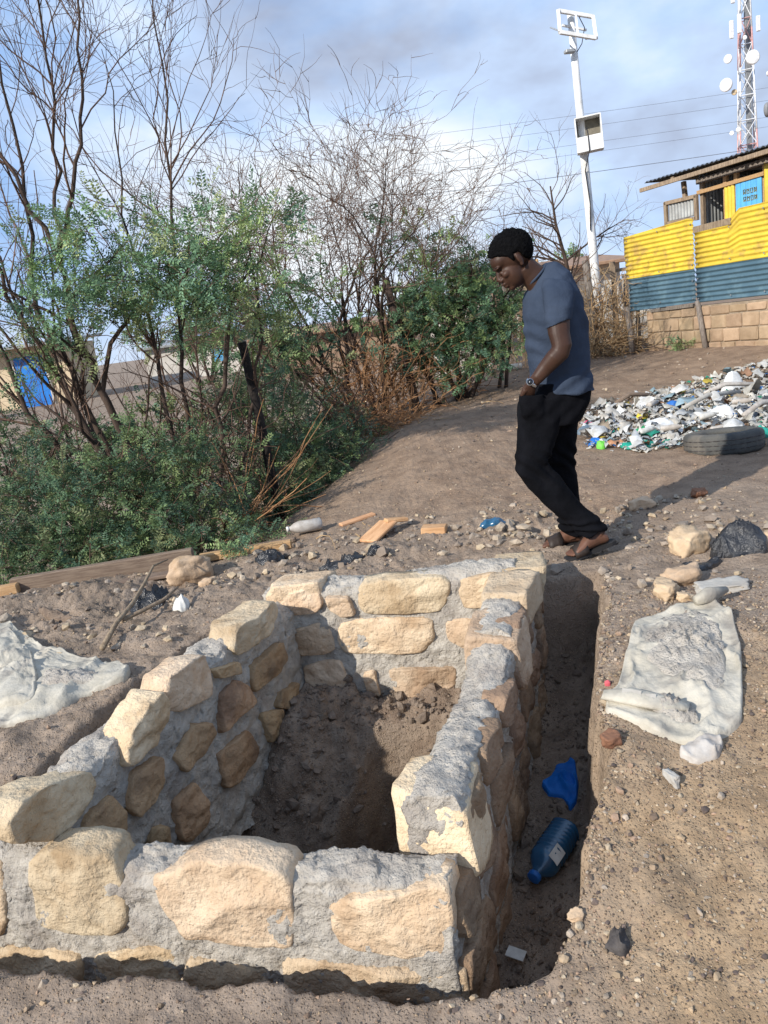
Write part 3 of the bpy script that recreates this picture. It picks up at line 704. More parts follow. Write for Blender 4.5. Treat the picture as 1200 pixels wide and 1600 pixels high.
def sheet(outline, seed, amp=.03, rim=.0, dome=.0, freq=9, rings=24, nb=72, sag=0.006, noiseoct=4):
    """limp sheet lying on the ground: radial grid in an outline, creased, with a closed underside"""
    c = resample(outline, nb); cen = c.mean(0); V = []
    S = np.linspace(1, 0.03, rings)
    for s in S:
        q = cen + (c - cen) * s; P = np.concatenate([q, np.zeros((nb, 1))], 1)
        g = ground_z(q[:, 0], q[:, 1], False)[0]
        cr = (1 - np.abs(fbm(P * freq + seed, noiseoct, seed, .45))) ** 8; cr2 = fbm(P * freq * 2.6 + seed, 3, seed + 4)
        z = g + .012 + amp * cr + amp * .12 * cr2 + rim * np.exp(-((1 - s) / .07) ** 2) * (.7 + .8 * fbm(P * 5 + seed, 2, seed + 8)) + dome * (1 - s * s)
        if s == 1: z = z - amp * .55
        V.append(np.stack([q[:, 0], q[:, 1], z], 1))
    under = V[0].copy(); under[:, 2] = ground_z(under[:, 0], under[:, 1], False)[0] - .01
    V = [under] + V; F = []; m = len(V)
    for i in range(m - 1):
        for j in range(nb):
            k = (j + 1) % nb; F.append((i*nb+j, i*nb+k, (i+1)*nb+k, (i+1)*nb+j))
    F.append(tuple((m-1)*nb + j for j in range(nb)))
    if np.sum(c[:, 0] * np.roll(c[:, 1], -1) - c[:, 1] * np.roll(c[:, 0], -1)) < 0: F = [f[::-1] for f in F]
    return np.concatenate(V), F
def blob_outline(x, y, rx, ry, rot, seed, n=11):
    r = np.random.default_rng(seed); a = np.arange(n) * 2 * math.pi / n; k = r.uniform(.72, 1.15, n)
    p = np.stack([np.cos(a) * rx * k, np.sin(a) * ry * k], 1); c, s = math.cos(rot), math.sin(rot)
    return p @ np.array([[c, s], [-s, c]]) + np.array((x, y))

# torn cement sack with leftover mortar on the right bank
SR = [(0.734,2.467),(0.872,2.732),(0.941,2.871),(1.135,2.918),(1.281,2.92),(1.294,2.808),(1.224,2.579),(1.104,2.326),(1.042,2.207),(0.96,2.167),(0.867,2.14),(0.779,2.198),(0.715,2.282),(0.651,2.347),(0.689,2.431)]
sk = thing('cement_sack', 'torn white cement sack with leftover mortar spread open right of the trench', 'sack', (.97, 2.5, 0))
V, F = sheet(SR, 71, .024, .010, 0, 5.6, 50, 150); mk('sack_sheet', V, F, 'sack', sk)
V, F = sheet([(0.93,2.78),(1.06,2.85),(1.22,2.84),(1.195,2.64),(1.10,2.42),(1.02,2.33),(0.93,2.42),(0.87,2.58)], 72, .020, 0, .028, 30, 16, 60); mk('mortar_residue', V, F, 'mortar', sk)
V, F = sheet([(0.80,2.36),(0.87,2.37),(0.93,2.28),(0.92,2.22),(0.85,2.21),(0.79,2.28)], 73, .018, 0, .042, 30, 12, 40); mk('mortar_residue', V, F, 'mortar', sk)
# the rolled flap along its near side, with the faded grey print
path = np.array([(0.665, 2.40), (0.74, 2.36), (0.83, 2.31), (0.90, 2.275)]); pz = np.array([gz(a, b) for a, b in path]) + .036
V, F = tube(np.column_stack([path, pz]), [.028, .036, .036, .028], 14); V[:, 2] = V[:, 2].mean() + (V[:, 2] - V[:, 2].mean()) * .55; V = V + .012 * np.stack([fbm(V * 18 + i * 9, 3, 5 + i) for i in range(3)], 1); mk('rolled_flap', V, F, 'sack', sk)
for k, (a, b, wd) in enumerate((((0.72, 2.375), (0.775, 2.345), .032), ((0.785, 2.335), (0.815, 2.322), .03))):
    pa, pb = np.array((*a, gz(*a) + .044)), np.array((*b, gz(*b) + .050)); d = unit(pb - pa); sd = np.array((d[1], -d[0], -.55)) ; sd = unit(sd)
    Vp = []; 
    for t in np.linspace(0, 1, 5):
        for q in np.linspace(0, 1, 4): Vp.append(pa + (pb - pa) * t + sd * wd * q + np.array((0, 0, .008 - .012 * q * q)))
    Fp = [(i*4+j, (i+1)*4+j, (i+1)*4+j+1, i*4+j+1) for i in range(4) for j in range(3)]
    mk('faded_print', Vp, Fp, 'grey_slab', sk)
path = np.array([(1.20, 2.90), (1.27, 2.93), (1.36, 2.97)]); V, F = tube(np.column_stack([path, [gz(a, b) + .05 for a, b in path]]), [.018, .034, .012], 10); V = V + .008 * np.stack([fbm(V * 22 + i * 9, 3, 8 + i) for i in range(3)], 1); mk('twisted_corner', V, F, 'sack', sk)
# the second sack on the left bank
SL = [(-2.381,4.012),(-2.126,3.92),(-2.067,3.943),(-1.728,3.531),(-1.61,3.468),(-1.308,3.245),(-1.199,3.143),(-1.19,3.046),(-1.374,2.983),(-1.395,2.932),(-1.5,2.864),(-1.585,2.852),(-1.828,2.921)]
sl = thing('cement_sack', 'folded empty white sack stained with mortar on the left bank', 'sack', (-1.7, 3.3, 0))
V, F = sheet(SL, 81, .022, .006, 0, 4.6, 50, 150); mk('sack_sheet', V, F, 'sack', sl)
fl = [(-2.05, 3.86), (-1.78, 3.50), (-1.63, 3.20), (-1.55, 2.98), (-1.72, 2.98), (-1.95, 3.30), (-2.15, 3.60)]
V, F = sheet(fl, 82, .020, .008, .02, 5, 30, 90); V[:, 2] += .010; mk('folded_flap', V, F, 'sack', sl)
V, F = sheet([(-1.62,3.22),(-1.45,3.22),(-1.32,3.16),(-1.30,3.08),(-1.42,3.05),(-1.58,3.08)], 83, .016, 0, .032, 26, 10, 40); mk('mortar_residue', V, F, 'mortar', sl)
def scrap(name, label, cat, outline, seed, m, amp=.02, dome=.0, rim=.0, freq=16, lift=0, group=None, rings=20, nb=60):
    V, F = sheet(outline, seed, amp, rim, dome, freq * .8, rings, nb, noiseoct=2); V[:, 2] += lift
    c = V.mean(0); return tag(mk(name, V, F, m, loc=(c[0], c[1], V[:, 2].min())), label, cat, group)
scrap('crumpled_film', 'crumpled pale plastic film below the torn cement sack', 'plastic film', [(0.80,2.11),(0.876,2.175),(0.945,2.205),(0.95,2.13),(0.905,2.07),(0.84,2.07)], 91, 'grey_film', .018, .012)
BB_ = 'black plastic bags on the ground'
scrap('plastic_bag', 'bulky crumpled black plastic bag right of the pinkish boulder', 'plastic bag', blob_outline(1.68, 3.55, .15, .12, .2, 5), 92, 'black_film', .05, .09, 0, 9, group=BB_, rings=16, nb=52)
scrap('plastic_bag', 'flat black plastic strip between pinkish boulder and yellow stones', 'plastic bag', blob_outline(1.43, 3.40, .14, .05, .25, 6), 93, 'black_film', .02, .01, group=BB_)
scrap('plastic_bag', 'crumpled black bag in the middle behind the far wall', 'plastic bag', blob_outline(-.27, 4.20, .14, .06, .25, 7), 94, 'black_film', .035, .04, group=BB_)
scrap('plastic_bag', 'small black bag lying by the reddish timber end', 'plastic bag', blob_outline(-.72, 4.52, .11, .08, .8, 8), 95, 'black_film', .035, .03, group=BB_)
scrap('plastic_bag', 'black bag caught by the dry stick on the left bank', 'plastic bag', blob_outline(-1.32, 3.98, .11, .10, .3, 9), 96, 'black_film', .05, .05, group=BB_)
scrap('plastic_bag', 'small black lump beside the middle black bag', 'plastic bag', blob_outline(-.09, 4.24, .045, .035, .2, 10), 97, 'black_film', .02, .02, group=BB_)
scrap('charred_scrap', 'charred grey black scrap on the near right gravel', 'scrap', blob_outline(.44, 1.63, .035, .028, .3, 11), 98, 'char', .02, .015, 0, 30)
scrap('paper_bag', 'small pale paper wrapper beside the left black bag', 'wrapper', blob_outline(-1.13, 3.86, .05, .045, .3, 12), 99, 'paper', .02, .045, 0, 14)
scrap('wrapper', 'shiny dark blue wrapper on the rubble left of the sandals', 'wrapper', blob_outline(.66, 4.52, .09, .035, .25, 13), 100, 'blue_plastic', .012, .03, 0, 12)
scrap('leaf_litter', 'dry curled brown husk on the earth of the left bank', 'husk', blob_outline(-1.86, 4.02, .14, .03, -.6, 14), 101, 'plank_wood', .015, .02)
scrap('red_scrap', 'tiny pink scrap at the left edge of the torn sack', 'scrap', blob_outline(.705, 2.50, .012, .008, .3, 15), 102, mat('pink', (.65, .12, .14), rough=.6, bump=0), .008, .006)

# trench: bottle, cloth, paper
def lathe(prof, a, b, n=20, square=0.0):
    """profile [(t along a->b in metres, radius)]; square>0 gives a rounded square section"""
    a, b = np.asarray(a, float), np.asarray(b, float); x, y, d = frame(b - a); V = []
    ang = np.arange(n) * 2 * math.pi / n + math.pi / n; k = (np.abs(np.cos(ang)) ** 4 + np.abs(np.sin(ang)) ** 4) ** (-.25); k = 1 + square * (k - 1)
    for t, rr in prof: V.append(a + d * t + rr * k[:, None] * (np.cos(ang)[:, None] * x + np.sin(ang)[:, None] * y))
    V = np.concatenate(V); F = []
    for i in range(len(prof) - 1):
        for j in range(n): F.append((i*n+j, i*n+(j+1) % n, (i+1)*n+(j+1) % n, (i+1)*n+j))
    F.append(tuple(range(n))[::-1]); F.append(tuple((len(prof)-1)*n + j for j in range(n))); return V, F
c0 = np.array((.50, 2.43, gz(.50, 2.43) + .062)); c1 = np.array((.325, 2.23, gz(.325, 2.23) + .05))
bt = thing('water_bottle', 'large blue ribbed plastic water bottle lying in the right trench', 'bottle', tuple(c0 - np.array((0, 0, .07))))
prof = [(0, .037), (.006, .049)]
for k in range(8): prof += [(.012 + k * .018, .053), (.0165 + k * .018, .0525), (.021 + k * .018, .047)]
prof += [(.160, .052), (.185, .050), (.205, .041), (.222, .026), (.232, .018), (.245, .018)]
V, F = lathe(prof, c0, c1, 28, .6); mk('bottle_body', V, F, 'blue_plastic', bt)
dd = unit(c1 - c0); V, F = lathe([(0, .021), (.002, .023), (.018, .023), (.020, .019)], c0 + dd * .242, c1 + dd * .5, 18); mk('bottle_cap', V, F, 'cap_blue', bt)
x_, y_, d_ = frame(c1 - c0); Vl = []; sdn = unit(np.array((.62, -.50, .62)) - d_ * (np.array((.62, -.50, .62)) @ d_)); oth = np.cross(d_, sdn)
for t in (.125, .19):
    for q in (-.022, 0, .022): Vl.append(c0 + d_ * t + sdn * (.0575 - abs(q) * .10) + oth * q)
mk('bottle_label', Vl, [(0, 1, 4, 3), (1, 2, 5, 4)], 'paper', bt)
scrap('blue_cloth', 'bright blue cloth scrap on the trench floor behind the bottle', 'cloth', [(0.475,2.73),(0.53,2.75),(0.56,2.82),(0.635,2.81),(0.62,2.71),(0.585,2.62),(0.55,2.59),(0.545,2.65),(0.49,2.665)], 111, 'blue_cloth', .03, .0, .0, 11)
tag(mk('paper_scrap', *bbox((.215, 1.99, gz(.215, 1.99) + .03), (.06, .035, .003), rotz(-.6) @ rotx(.25), .001), 'paper', loc=(.215, 1.99, gz(.215, 1.99))), 'small white card lying on the near trench floor', 'paper')

# planks and timbers at the edge of the bushes
def timber(name, label, a, b, w, h, m, cat='plank', group=None, za=None, roll=0.0):
    a = np.array((*a, gz(*a) + h / 2 if za is None else za[0])); b = np.array((*b, gz(*b) + h / 2 if za is None else za[1]))
    x, y, d = frame(b - a); R = np.stack([d, x * math.cos(roll) + y * math.sin(roll), -x * math.sin(roll) + y * math.cos(roll)], 1)
    V, F = bbox(((0, 0, 0)), (np.linalg.norm(b - a), w, h), None, .006); nseg = 1
    V = V + .002 * np.stack([fbm(V * 20 + i * 7, 2, i) for i in range(3)], 1)
    o = mk(name, V, F, m); o.matrix_world = Matrix(((*R[0], (a+b)[0]/2), (*R[1], (a+b)[1]/2), (*R[2], (a+b)[2]/2), (0, 0, 0, 1)))
    return tag(o, label, cat, group)
TG = 'timbers along the edge of the bushes'
timber('plank', 'wide weathered grey plank lying on edge along the bushes', (-2.36, 4.62), (-1.22, 4.66), .05, .12, 'plank_wood', group=TG, za=(.035, .055))
timber('timber', 'short pale timber under the left end of the grey plank', (-2.85, 4.52), (-2.30, 4.58), .07, .06, 'pale_timber', 'timber', TG, (.02, .04))
timber('timber', 'thin flat timber on the ground in front of the grey plank', (-2.9, 4.40), (-1.3, 4.50), .09, .025, 'plank_wood', 'timber', TG, (-.02, .015))
timber('timber', 'reddish timber reaching right from behind the yellow boulder', (-1.22, 4.78), (-.62, 4.80), .06, .05, 'pale_timber', 'timber', TG)
timber('timber', 'thin brown batten lying behind the reddish timber', (-1.30, 5.25), (-.62, 5.05), .04, .03, 'plank_wood', 'timber', TG)
WC = 'fresh wood offcuts behind the far wall'
timber('wood_offcut', 'long flat wood offcut lying highest behind the far wall', (-.31, 5.13), (-.07, 5.25), .06, .02, 'wood_chip', 'wood offcut', WC)
timber('wood_offcut', 'broad slanted wood offcut left of the rubble row', (-.13, 4.62), (.02, 4.82), .14, .02, 'wood_chip', 'wood offcut', WC, (gz(-.13, 4.62) + .02, gz(.02, 4.82) + .07))
timber('wood_offcut', 'thin wood offcut resting on the broad slanted one', (.00, 4.80), (.14, 4.86), .06, .025, 'wood_chip', 'wood offcut', WC, (gz(0, 4.8) + .075, gz(.14, 4.86) + .05))
timber('wood_offcut', 'curved orange wood offcut lying alone right of the others', (.22, 4.64), (.37, 4.60), .10, .045, 'wood_chip', 'wood offcut', WC)
# forked stick on the left bank
P = [(-1.40, 3.40), (-1.38, 3.58), (-1.34, 3.75), (-1.33, 3.95), (-1.31, 4.12), (-1.26, 4.24)]
st = thing('dry_stick', 'forked dry brown stick lying on the left bank earth', 'stick', (-1.40, 3.40, gz(-1.40, 3.40)))
V, F = tube([(a, b, gz(a, b) + .03 + .03 * k) for k, (a, b) in enumerate(P)], [.014, .012, .011, .009, .007, .004], 7); mk('stem', V, F, 'old_timber', st)
Q = [(-1.37, 3.64), (-1.29, 3.74), (-1.20, 3.82), (-1.14, 3.92)]
V, F = tube([(a, b, gz(a, b) + .06 + .006 * k) for k, (a, b) in enumerate(Q)], [.012, .011, .009, .005], 7); mk('side_branch', V, F, 'old_timber', st)

# plastic bottle lying by the bush edge, far white bottle
def small_bottle(label, a, b, rad, m='white_film', group=None):
    a = np.array(a, float); b = np.array(b, float); L = np.linalg.norm(b - a); o = thing('plastic_bottle', label, 'bottle', tuple(a - np.array((0, 0, rad))), group)
    V, F = lathe([(0, rad * .7), (.01, rad), (L * .35, rad * .93), (L * .62, rad), (L * .78, rad * .75), (L * .88, rad * .38), (L * .93, rad * .36)], a, b, 14); mk('bottle_body', V, F, m, o)
    d = unit(b - a); V, F = lathe([(0, rad * .42), (L * .07, rad * .42)], a + d * L * .93, b + d, 10); mk('bottle_cap', V, F, 'paper', o); return o
z = gz(-.5, 5.2); small_bottle('clear plastic bottle lying among dry stems at the bush edge', (-.44, 5.18, z + .045), (-.68, 5.12, z + .05), .045, 'grey_film')
z = gz(2.35, 12.4); small_bottle('white plastic bottle lying far back left of the person', (2.5, 12.4, z + .05), (2.1, 12.3, z + .06), .055)
z = gz(.62, 10.9); small_bottle('white bottle at the foot of the leafless bush', (.75, 10.9, z + .05), (.40, 10.7, z + .05), .05)

# ------------------------------------------------------------------ pebbles and clods: nobody could count them
def ico():
    t = (1 + 5 ** .5) / 2
    V = np.array([(-1,t,0),(1,t,0),(-1,-t,0),(1,-t,0),(0,-1,t),(0,1,t),(0,-1,-t),(0,1,-t),(t,0,-1),(t,0,1),(-t,0,-1),(-t,0,1)], float); V /= np.linalg.norm(V[0])
    F = np.array([(0,11,5),(0,5,1),(0,1,7),(0,7,10),(0,10,11),(1,5,9),(5,11,4),(11,10,2),(10,7,6),(7,1,8),(3,9,4),(3,4,2),(3,2,6),(3,6,8),(3,8,9),(4,9,5),(2,4,11),(6,2,10),(8,6,7),(9,8,1)]); return V, F
ICO_V, ICO_F = ico()
def scatter(name, label, xy, size, tints, m, seed, flat=.65, bury=.25):
    r = np.random.default_rng(seed); n = len(xy); z = ground_z(xy[:, 0], xy[:, 1])[0]
    sc = size[:, None] * np.stack([r.uniform(.7, 1.3, n), r.uniform(.6, 1.1, n), r.uniform(.45, .9, n) * flat / .65], 1) * .5
    V = ICO_V[None] * (1 + r.uniform(-.45, .30, (n, 12, 1))) * sc[:, None, :]
    a = r.uniform(0, 2 * math.pi, n); c, s = np.cos(a)[:, None], np.sin(a)[:, None]
    X = V[..., 0] * c - V[..., 1] * s; Y = V[..., 0] * s + V[..., 1] * c
    V = np.stack([X + xy[:, :1], Y + xy[:, 1:], V[..., 2] + z[:, None] + (sc[:, 2] * (1 - 2 * bury))[:, None]], -1)
    F = (ICO_F[None] + (np.arange(n) * 12)[:, None, None]).reshape(-1, 3)
    o = mk(name, V.reshape(-1, 3), F, m, smooth=False, colors=np.repeat(tints, 12, 0)); return tag(o, label, 'gravel' if 'gravel' in name else 'clods', kind='stuff')
def zone(n, fx, fy, keep):
    p = np.stack([rng.uniform(*fx, n), rng.uniform(*fy, n)], 1); _, g = ground_z(p[:, 0], p[:, 1]); return p[keep(p, g)]
def tints(n, base, var, seed):
    r = np.random.default_rng(seed); b = np.array(base); k = r.integers(0, len(b), n); return np.clip(b[k] * r.uniform(1 - var, 1 + var, (n, 1)), .02, .8)
free = lambda p, g: (g['pit'] < .05) & (g['tr'] < .05) & (g['tl'] < .05) & ~((seg_side(p[:,0],p[:,1],RA,RB) < .02) & (seg_side(p[:,0],p[:,1],FA,FB) < .02) & (seg_side(p[:,0],p[:,1],LA,LB) > -.22) & (seg_side(p[:,0],p[:,1],BA,BB) > -.22))
GR = [(.42, .31, .20), (.33, .24, .16), (.50, .40, .28), (.24, .17, .12), (.38, .26, .18), (.16, .12, .10), (.44, .36, .28)]
p = zone(15000, (.1, 1.9), (1.3, 3.2), free); d = np.minimum(1, (p[:, 1] - 1.0) / 2)
p2 = zone(1900, (-.3, 2.6), (3.5, 7.5), free); p3 = zone(1900, (-2.6, 1.4), (3.55, 5.2), free); p4 = zone(1300, (-2.6, -.9), (2.2, 4.6), free); p5 = zone(900, (-1.8, .3), (1.4, 2.1), free); p6 = zone(1100, (0, 5.5), (6.5, 12), free)
ly = rng.uniform(1.62, 3.45, 900); p7 = np.stack([np.interp(ly, BANK_Y, BANK_X) + np.abs(rng.normal(0, .05, 900)) + .02, ly], 1); p7 = p7[free(p7, ground_z(p7[:, 0], p7[:, 1])[1])]
allp = np.concatenate([p, p7, p2, p3, p4, p5, p6]); n = len(allp)
szs = np.exp(np.random.default_rng(3).normal(math.log(.0068), .52, n)); szs[len(p):] *= 1.25; szs[len(p) + len(p7) + len(p2) + len(p3) + len(p4) + len(p5):] *= 1.9
scatter('gravel', 'scattered small brown and tan gravel over the bare ground', allp, np.clip(szs, .004, .05), tints(n, GR, .25, 4), 'pebble', 5, bury=.36)
# rubble: bigger broken bits
q = np.concatenate([zone(260, (.5, 2.0), (3.75, 4.7), free), zone(200, (-1.0, .9), (4.1, 5.0), free), zone(110, (-2.6, -1.0), (3.4, 4.5), free), zone(60, (.7, 1.9), (2.8, 3.6), free), zone(70, (1.0, 5), (5.0, 10), free)])
scatter('gravel', 'broken stone rubble and grey chips behind the far wall', q, np.clip(np.exp(np.random.default_rng(8).normal(math.log(.036), .4, len(q))), .018, .095), tints(len(q), [(.40, .33, .26), (.34, .28, .225), (.46, .38, .29), (.28, .22, .17), (.52, .41, .28)], .2, 9), 'pebble', 10, bury=.3)
pitp = zone(5200, (-1.2, .5), (2.1, 3.5), lambda p, g: g['pit'] > .9)
scatter('earth_clods', 'loose damp brown earth clods lining the pit floor', pitp, np.clip(np.exp(np.random.default_rng(11).normal(math.log(.012), .7, len(pitp))), .005, .075), tints(len(pitp), [(.9, .86, .82), (1.1, 1.04, .98), (1.3, 1.22, 1.15)], .2, 12), 'clod', 13, flat=.8, bury=.3)
trp = zone(3000, (.0, 1.0), (1.55, 3.5), lambda p, g: (g['tr'] > .9) | (g['tl'] > .9))
scatter('earth_clods', 'dark earth crumbs on the floors of the trenches', trp, np.clip(np.exp(np.random.default_rng(14).normal(math.log(.012), .6, len(trp))), .005, .045), tints(len(trp), [(.75, .72, .68), (1.1, 1.05, 1.0)], .2, 15), 'clod', 16)

# ------------------------------------------------------------------ rubbish heap, tyre
tl_ = thing('tyre', 'worn grey black car tyre lying at the front of the rubbish', 'tyre', (2.66, 5.78, gz(2.66, 5.78)))
Rr, ww = .285, .165; prof = [(.165, -.055), (.185, -.078), (.245, -.083), (.272, -.074), (.283, -.055), (.285, -.02), (.285, .02), (.283, .055), (.272, .074), (.245, .083), (.185, .078), (.165, .055), (.18, .03), (.255, .03), (.255, -.03), (.18, -.03)]
nn = 64; V = []; F = []
for i in range(nn):
    a = i * 2 * math.pi / nn
    for k, (rr, zz) in enumerate(prof):
        g = .004 * (1 if (i % 2) else -1) if rr > .275 else 0
        V.append(((rr + g) * math.cos(a), (rr + g) * math.sin(a), zz))
mp_ = len(prof)
for i in range(nn):
    for k in range(mp_): F.append((i*mp_+k, ((i+1) % nn)*mp_+k, ((i+1) % nn)*mp_+(k+1) % mp_, i*mp_+(k+1) % mp_))
V = np.array(V) @ rotx(math.radians(-5)).T @ rotz(.0).T + np.array((2.66, 5.78, gz(2.66, 5.55) + .058)); mk('tyre_carcass', V, F, 'rubber', tl_)
for k, zz in enumerate((-.035, 0, .035)):
    a = np.linspace(0, 2 * math.pi, 65); c = np.stack([.2862 * np.cos(a), .2862 * np.sin(a), np.full(65, zz)], 1) @ rotx(math.radians(-5)).T + np.array((2.66, 5.78, gz(2.66, 5.55) + .058))
    V, F = tube(c, .0035, 4, False); mk('tread_groove', V, F, 'char', tl_)
HEAP = np.array([(1.72, 6.2), (2.2, 5.95), (2.9, 5.9), (4.2, 5.8), (6.2, 7.2), (6.0, 9.6), (4.6, 9.3), (3.7, 9.0), (2.95, 8.6), (2.45, 8.2), (1.95, 7.2)])
def in_poly(p, poly):
    c = np.zeros(len(p), bool); j = len(poly) - 1
    for i in range(len(poly)):
        a, b = poly[i], poly[j]; hit = ((a[1] > p[:, 1]) != (b[1] > p[:, 1])) & (p[:, 0] < (b[0] - a[0]) * (p[:, 1] - a[1]) / (b[1] - a[1] + 1e-12) + a[0]); c ^= hit; j = i
    return c
PAL = np.array([(.80, .80, .78)] * 13 + [(.66, .62, .56)] * 9 + [(.74, .68, .58)] * 6 + [(.50, .41, .31)] * 4 + [(.40, .55, .62)] * 2 + [(.05, .20, .50), (.03, .36, .24), (.70, .55, .10), (.10, .11, .13), (.20, .22, .25), (.55, .32, .20)] + [(.70, .67, .60)] * 6)
r = np.random.default_rng(77); p = np.stack([r.uniform(1.6, 6.2, 7500), r.uniform(5.8, 9.7, 7500)], 1); p = p[in_poly(p, HEAP)]; n = len(p)
gsz = 4; ggx, ggy = np.meshgrid(np.linspace(-1, 1, gsz), np.linspace(-1, 1, gsz)); gq = np.array([(i*gsz+j, i*gsz+j+1, (i+1)*gsz+j+1, (i+1)*gsz+j) for i in range(gsz-1) for j in range(gsz-1)])
pz = ground_z(p[:, 0], p[:, 1])[0]; g2 = gsz * gsz
w = np.exp(r.normal(math.log(.027), .55, n)).clip(.010, .12)[:, None]; h = w * r.uniform(.4, 1.0, (n, 1)); gx, gy = ggx.ravel()[None], ggy.ravel()[None]
rad = np.hypot(gx, gy); X = gx * w * (1 - .18 * rad) + r.normal(0, .16, (n, g2)) * w; Y = gy * h * (1 - .18 * rad) + r.normal(0, .16, (n, g2)) * h
Z = h * (r.uniform(.1, .9, (n, 1)) * (1 - .4 * rad ** 2) + r.normal(0, .28, (n, g2)))
tx, ty, tz = r.normal(0, .28, (n, 1)), r.normal(0, .28, (n, 1)), r.uniform(0, 6.28, (n, 1))
Z = Z + X * np.sin(tx) + Y * np.sin(ty); X, Y = X * np.cos(tz) - Y * np.sin(tz), X * np.sin(tz) + Y * np.cos(tz)
Z = Z + pz[:, None] + r.uniform(.0, .035, (n, 1)) - np.minimum(0, Z.min(1, keepdims=True)) * .6
Vs = [np.stack([X + p[:, :1], Y + p[:, 1:], Z], -1).reshape(-1, 3)]; Fs = [(gq[None] + (np.arange(n) * g2)[:, None, None]).reshape(-1, 4)]
Cs = [np.repeat(PAL[r.integers(len(PAL), size=n)] * r.uniform(.6, 1.0, (n, 1)), g2, 0)]
hp = mk('rubbish_heap', np.concatenate(Vs), np.concatenate(Fs), 'litter', colors=np.concatenate(Cs), smooth=True); 
tag(hp, 'spread heap of mixed plastic and paper rubbish on the bare ground', 'rubbish', kind='stuff')
def tinted(name, label, cat, x, y, rx, ry, rot, seed, col, dome, amp=.03, group='larger pieces in the rubbish heap', rough=.5):
    m = mat(name + str(seed), col, tuple(c * .75 for c in col), scale=14, rough=rough, bump=.4, bscale=30, trans=.08)
    V, F = sheet(blob_outline(x, y, rx * .85, ry * .85, rot, seed), seed, amp * .8, 0, dome * .6, 12, 10, 32); V[:, 2] += .012
    return tag(mk(name, V, F, m, loc=(x, y, float(V[:, 2].min()))), label, cat, group)
tinted('plastic_tub', 'teal green plastic piece at the near edge of the rubbish', 'plastic', 2.14, 6.22, .17, .09, 0, 201, (.02, .33, .24), .06, .015)
tinted('plastic_bag', 'bright blue bag near the left end of the rubbish', 'plastic bag', 1.86, 6.40, .09, .07, 0, 202, (.02, .16, .55), .07)
tinted('bottle_cap', 'lime green scrap below the bright blue bag', 'scrap', 1.85, 6.22, .045, .04, 0, 203, (.18, .62, .08), .05)
tinted('white_sheet', 'upright white board standing out at the back of the rubbish', 'board', 3.95, 8.35, .20, .06, .1, 204, (.82, .82, .80), .34, .02)
tinted('plastic_bag', 'royal blue bag in the far part of the rubbish', 'plastic bag', 3.05, 7.75, .12, .08, 0, 205, (.03, .15, .48), .10)
tinted('plastic_bag', 'large white bag left of the white round bundle', 'plastic bag', 2.55, 6.85, .22, .15, 0, 206, (.80, .80, .79), .10)
tinted('plastic_bag', 'white round bundle right of centre in the rubbish', 'plastic bag', 3.25, 7.05, .18, .13, 0, 207, (.82, .82, .81), .14)
tinted('plastic_bag', 'green scrap in the middle of the rubbish', 'plastic', 2.35, 6.68, .10, .05, 0, 208, (.03, .30, .12), .06)
tinted('plastic_bag', 'pink scrap at the left rim of the rubbish', 'plastic', 2.05, 7.25, .07, .06, 0, 209, (.70, .10, .22), .05)
tinted('plastic_bag', 'yellow scrap behind the large white bag', 'plastic', 2.62, 7.42, .07, .05, 0, 210, (.72, .58, .06), .06)
tinted('plastic_bag', 'grey blue bag at the far left rim of the rubbish', 'plastic bag', 1.98, 6.95, .14, .08, 0, 211, (.16, .22, .28), .06)
tinted('plastic_bag', 'white lump right behind the legs left of the rubbish', 'plastic bag', 1.62, 6.55, .07, .05, 0, 212, (.82, .82, .8), .05)
tinted('plastic_bag', 'white bag at the right picture edge beside the tyre', 'plastic bag', 3.02, 5.62, .10, .09, 0, 213, (.82, .82, .82), .10)
tinted('plastic_bag', 'teal scrap right behind the tyre', 'plastic', 3.05, 5.95, .09, .07, 0, 214, (.03, .32, .25), .10)
tinted('cardboard', 'torn orange brown card at the near left of the rubbish', 'cardboard', 2.0, 6.28, .14, .05, 0, 215, (.50, .25, .13), .04)
BK = ('clear crushed bottle at the near left of the rubbish', 'clear bottle lying before the large white bag', 'pale bottle between white bag and white bundle', 'clear bottle just behind the tyre', 'dusty bottle at the back left rim of the rubbish', 'clear bottle beyond the white round bundle', 'pale bottle near the right picture edge', 'dusty grey bottle beside the royal blue bag')
for k, (x, y, a) in enumerate(((2.25, 6.45, .4), (2.45, 6.5, -.3), (2.9, 6.75, .2), (2.75, 6.2, .1), (2.4, 7.75, 1.2), (3.5, 7.4, -.5), (3.9, 7.0, .3), (2.8, 7.7, .8))):
    z = gz(x, y) + .07; small_bottle(BK[k], (x, y, z), (x + .19 * math.cos(a), y + .19 * math.sin(a), z + .01), .028, 'grey_film' if k % 2 else 'white_film', 'larger pieces in the rubbish heap')
for k, (x0, y0, x1, y1, lab) in enumerate(((2.55, 7.95, 2.95, 8.1, 'brown bent pipe end at the back left of the rubbish'), (3.0, 7.35, 3.75, 7.75, 'grey curved strip lying across the rubbish'), (3.2, 6.55, 3.75, 6.85, 'clear long plastic tube in the front right rubbish'), (3.5, 8.0, 4.05, 8.05, 'pale long tube beneath the white board'))):
    xm, ym = (x0 + x1) / 2, (y0 + y1) / 2 + .1; z = gz(xm, ym); V, F = tube([(x0, y0, z + .08), (xm, ym, z + .13), (x1, y1, z + .10)], (.022, .026, .02) if k != 1 else (.02, .024, .02), 9)
    tag(mk('pipe', V, F, ('plank_wood', 'grey_slab', 'grey_film', 'grey_film')[k], loc=(xm, ym, z)), lab, 'pipe', 'larger pieces in the rubbish heap')

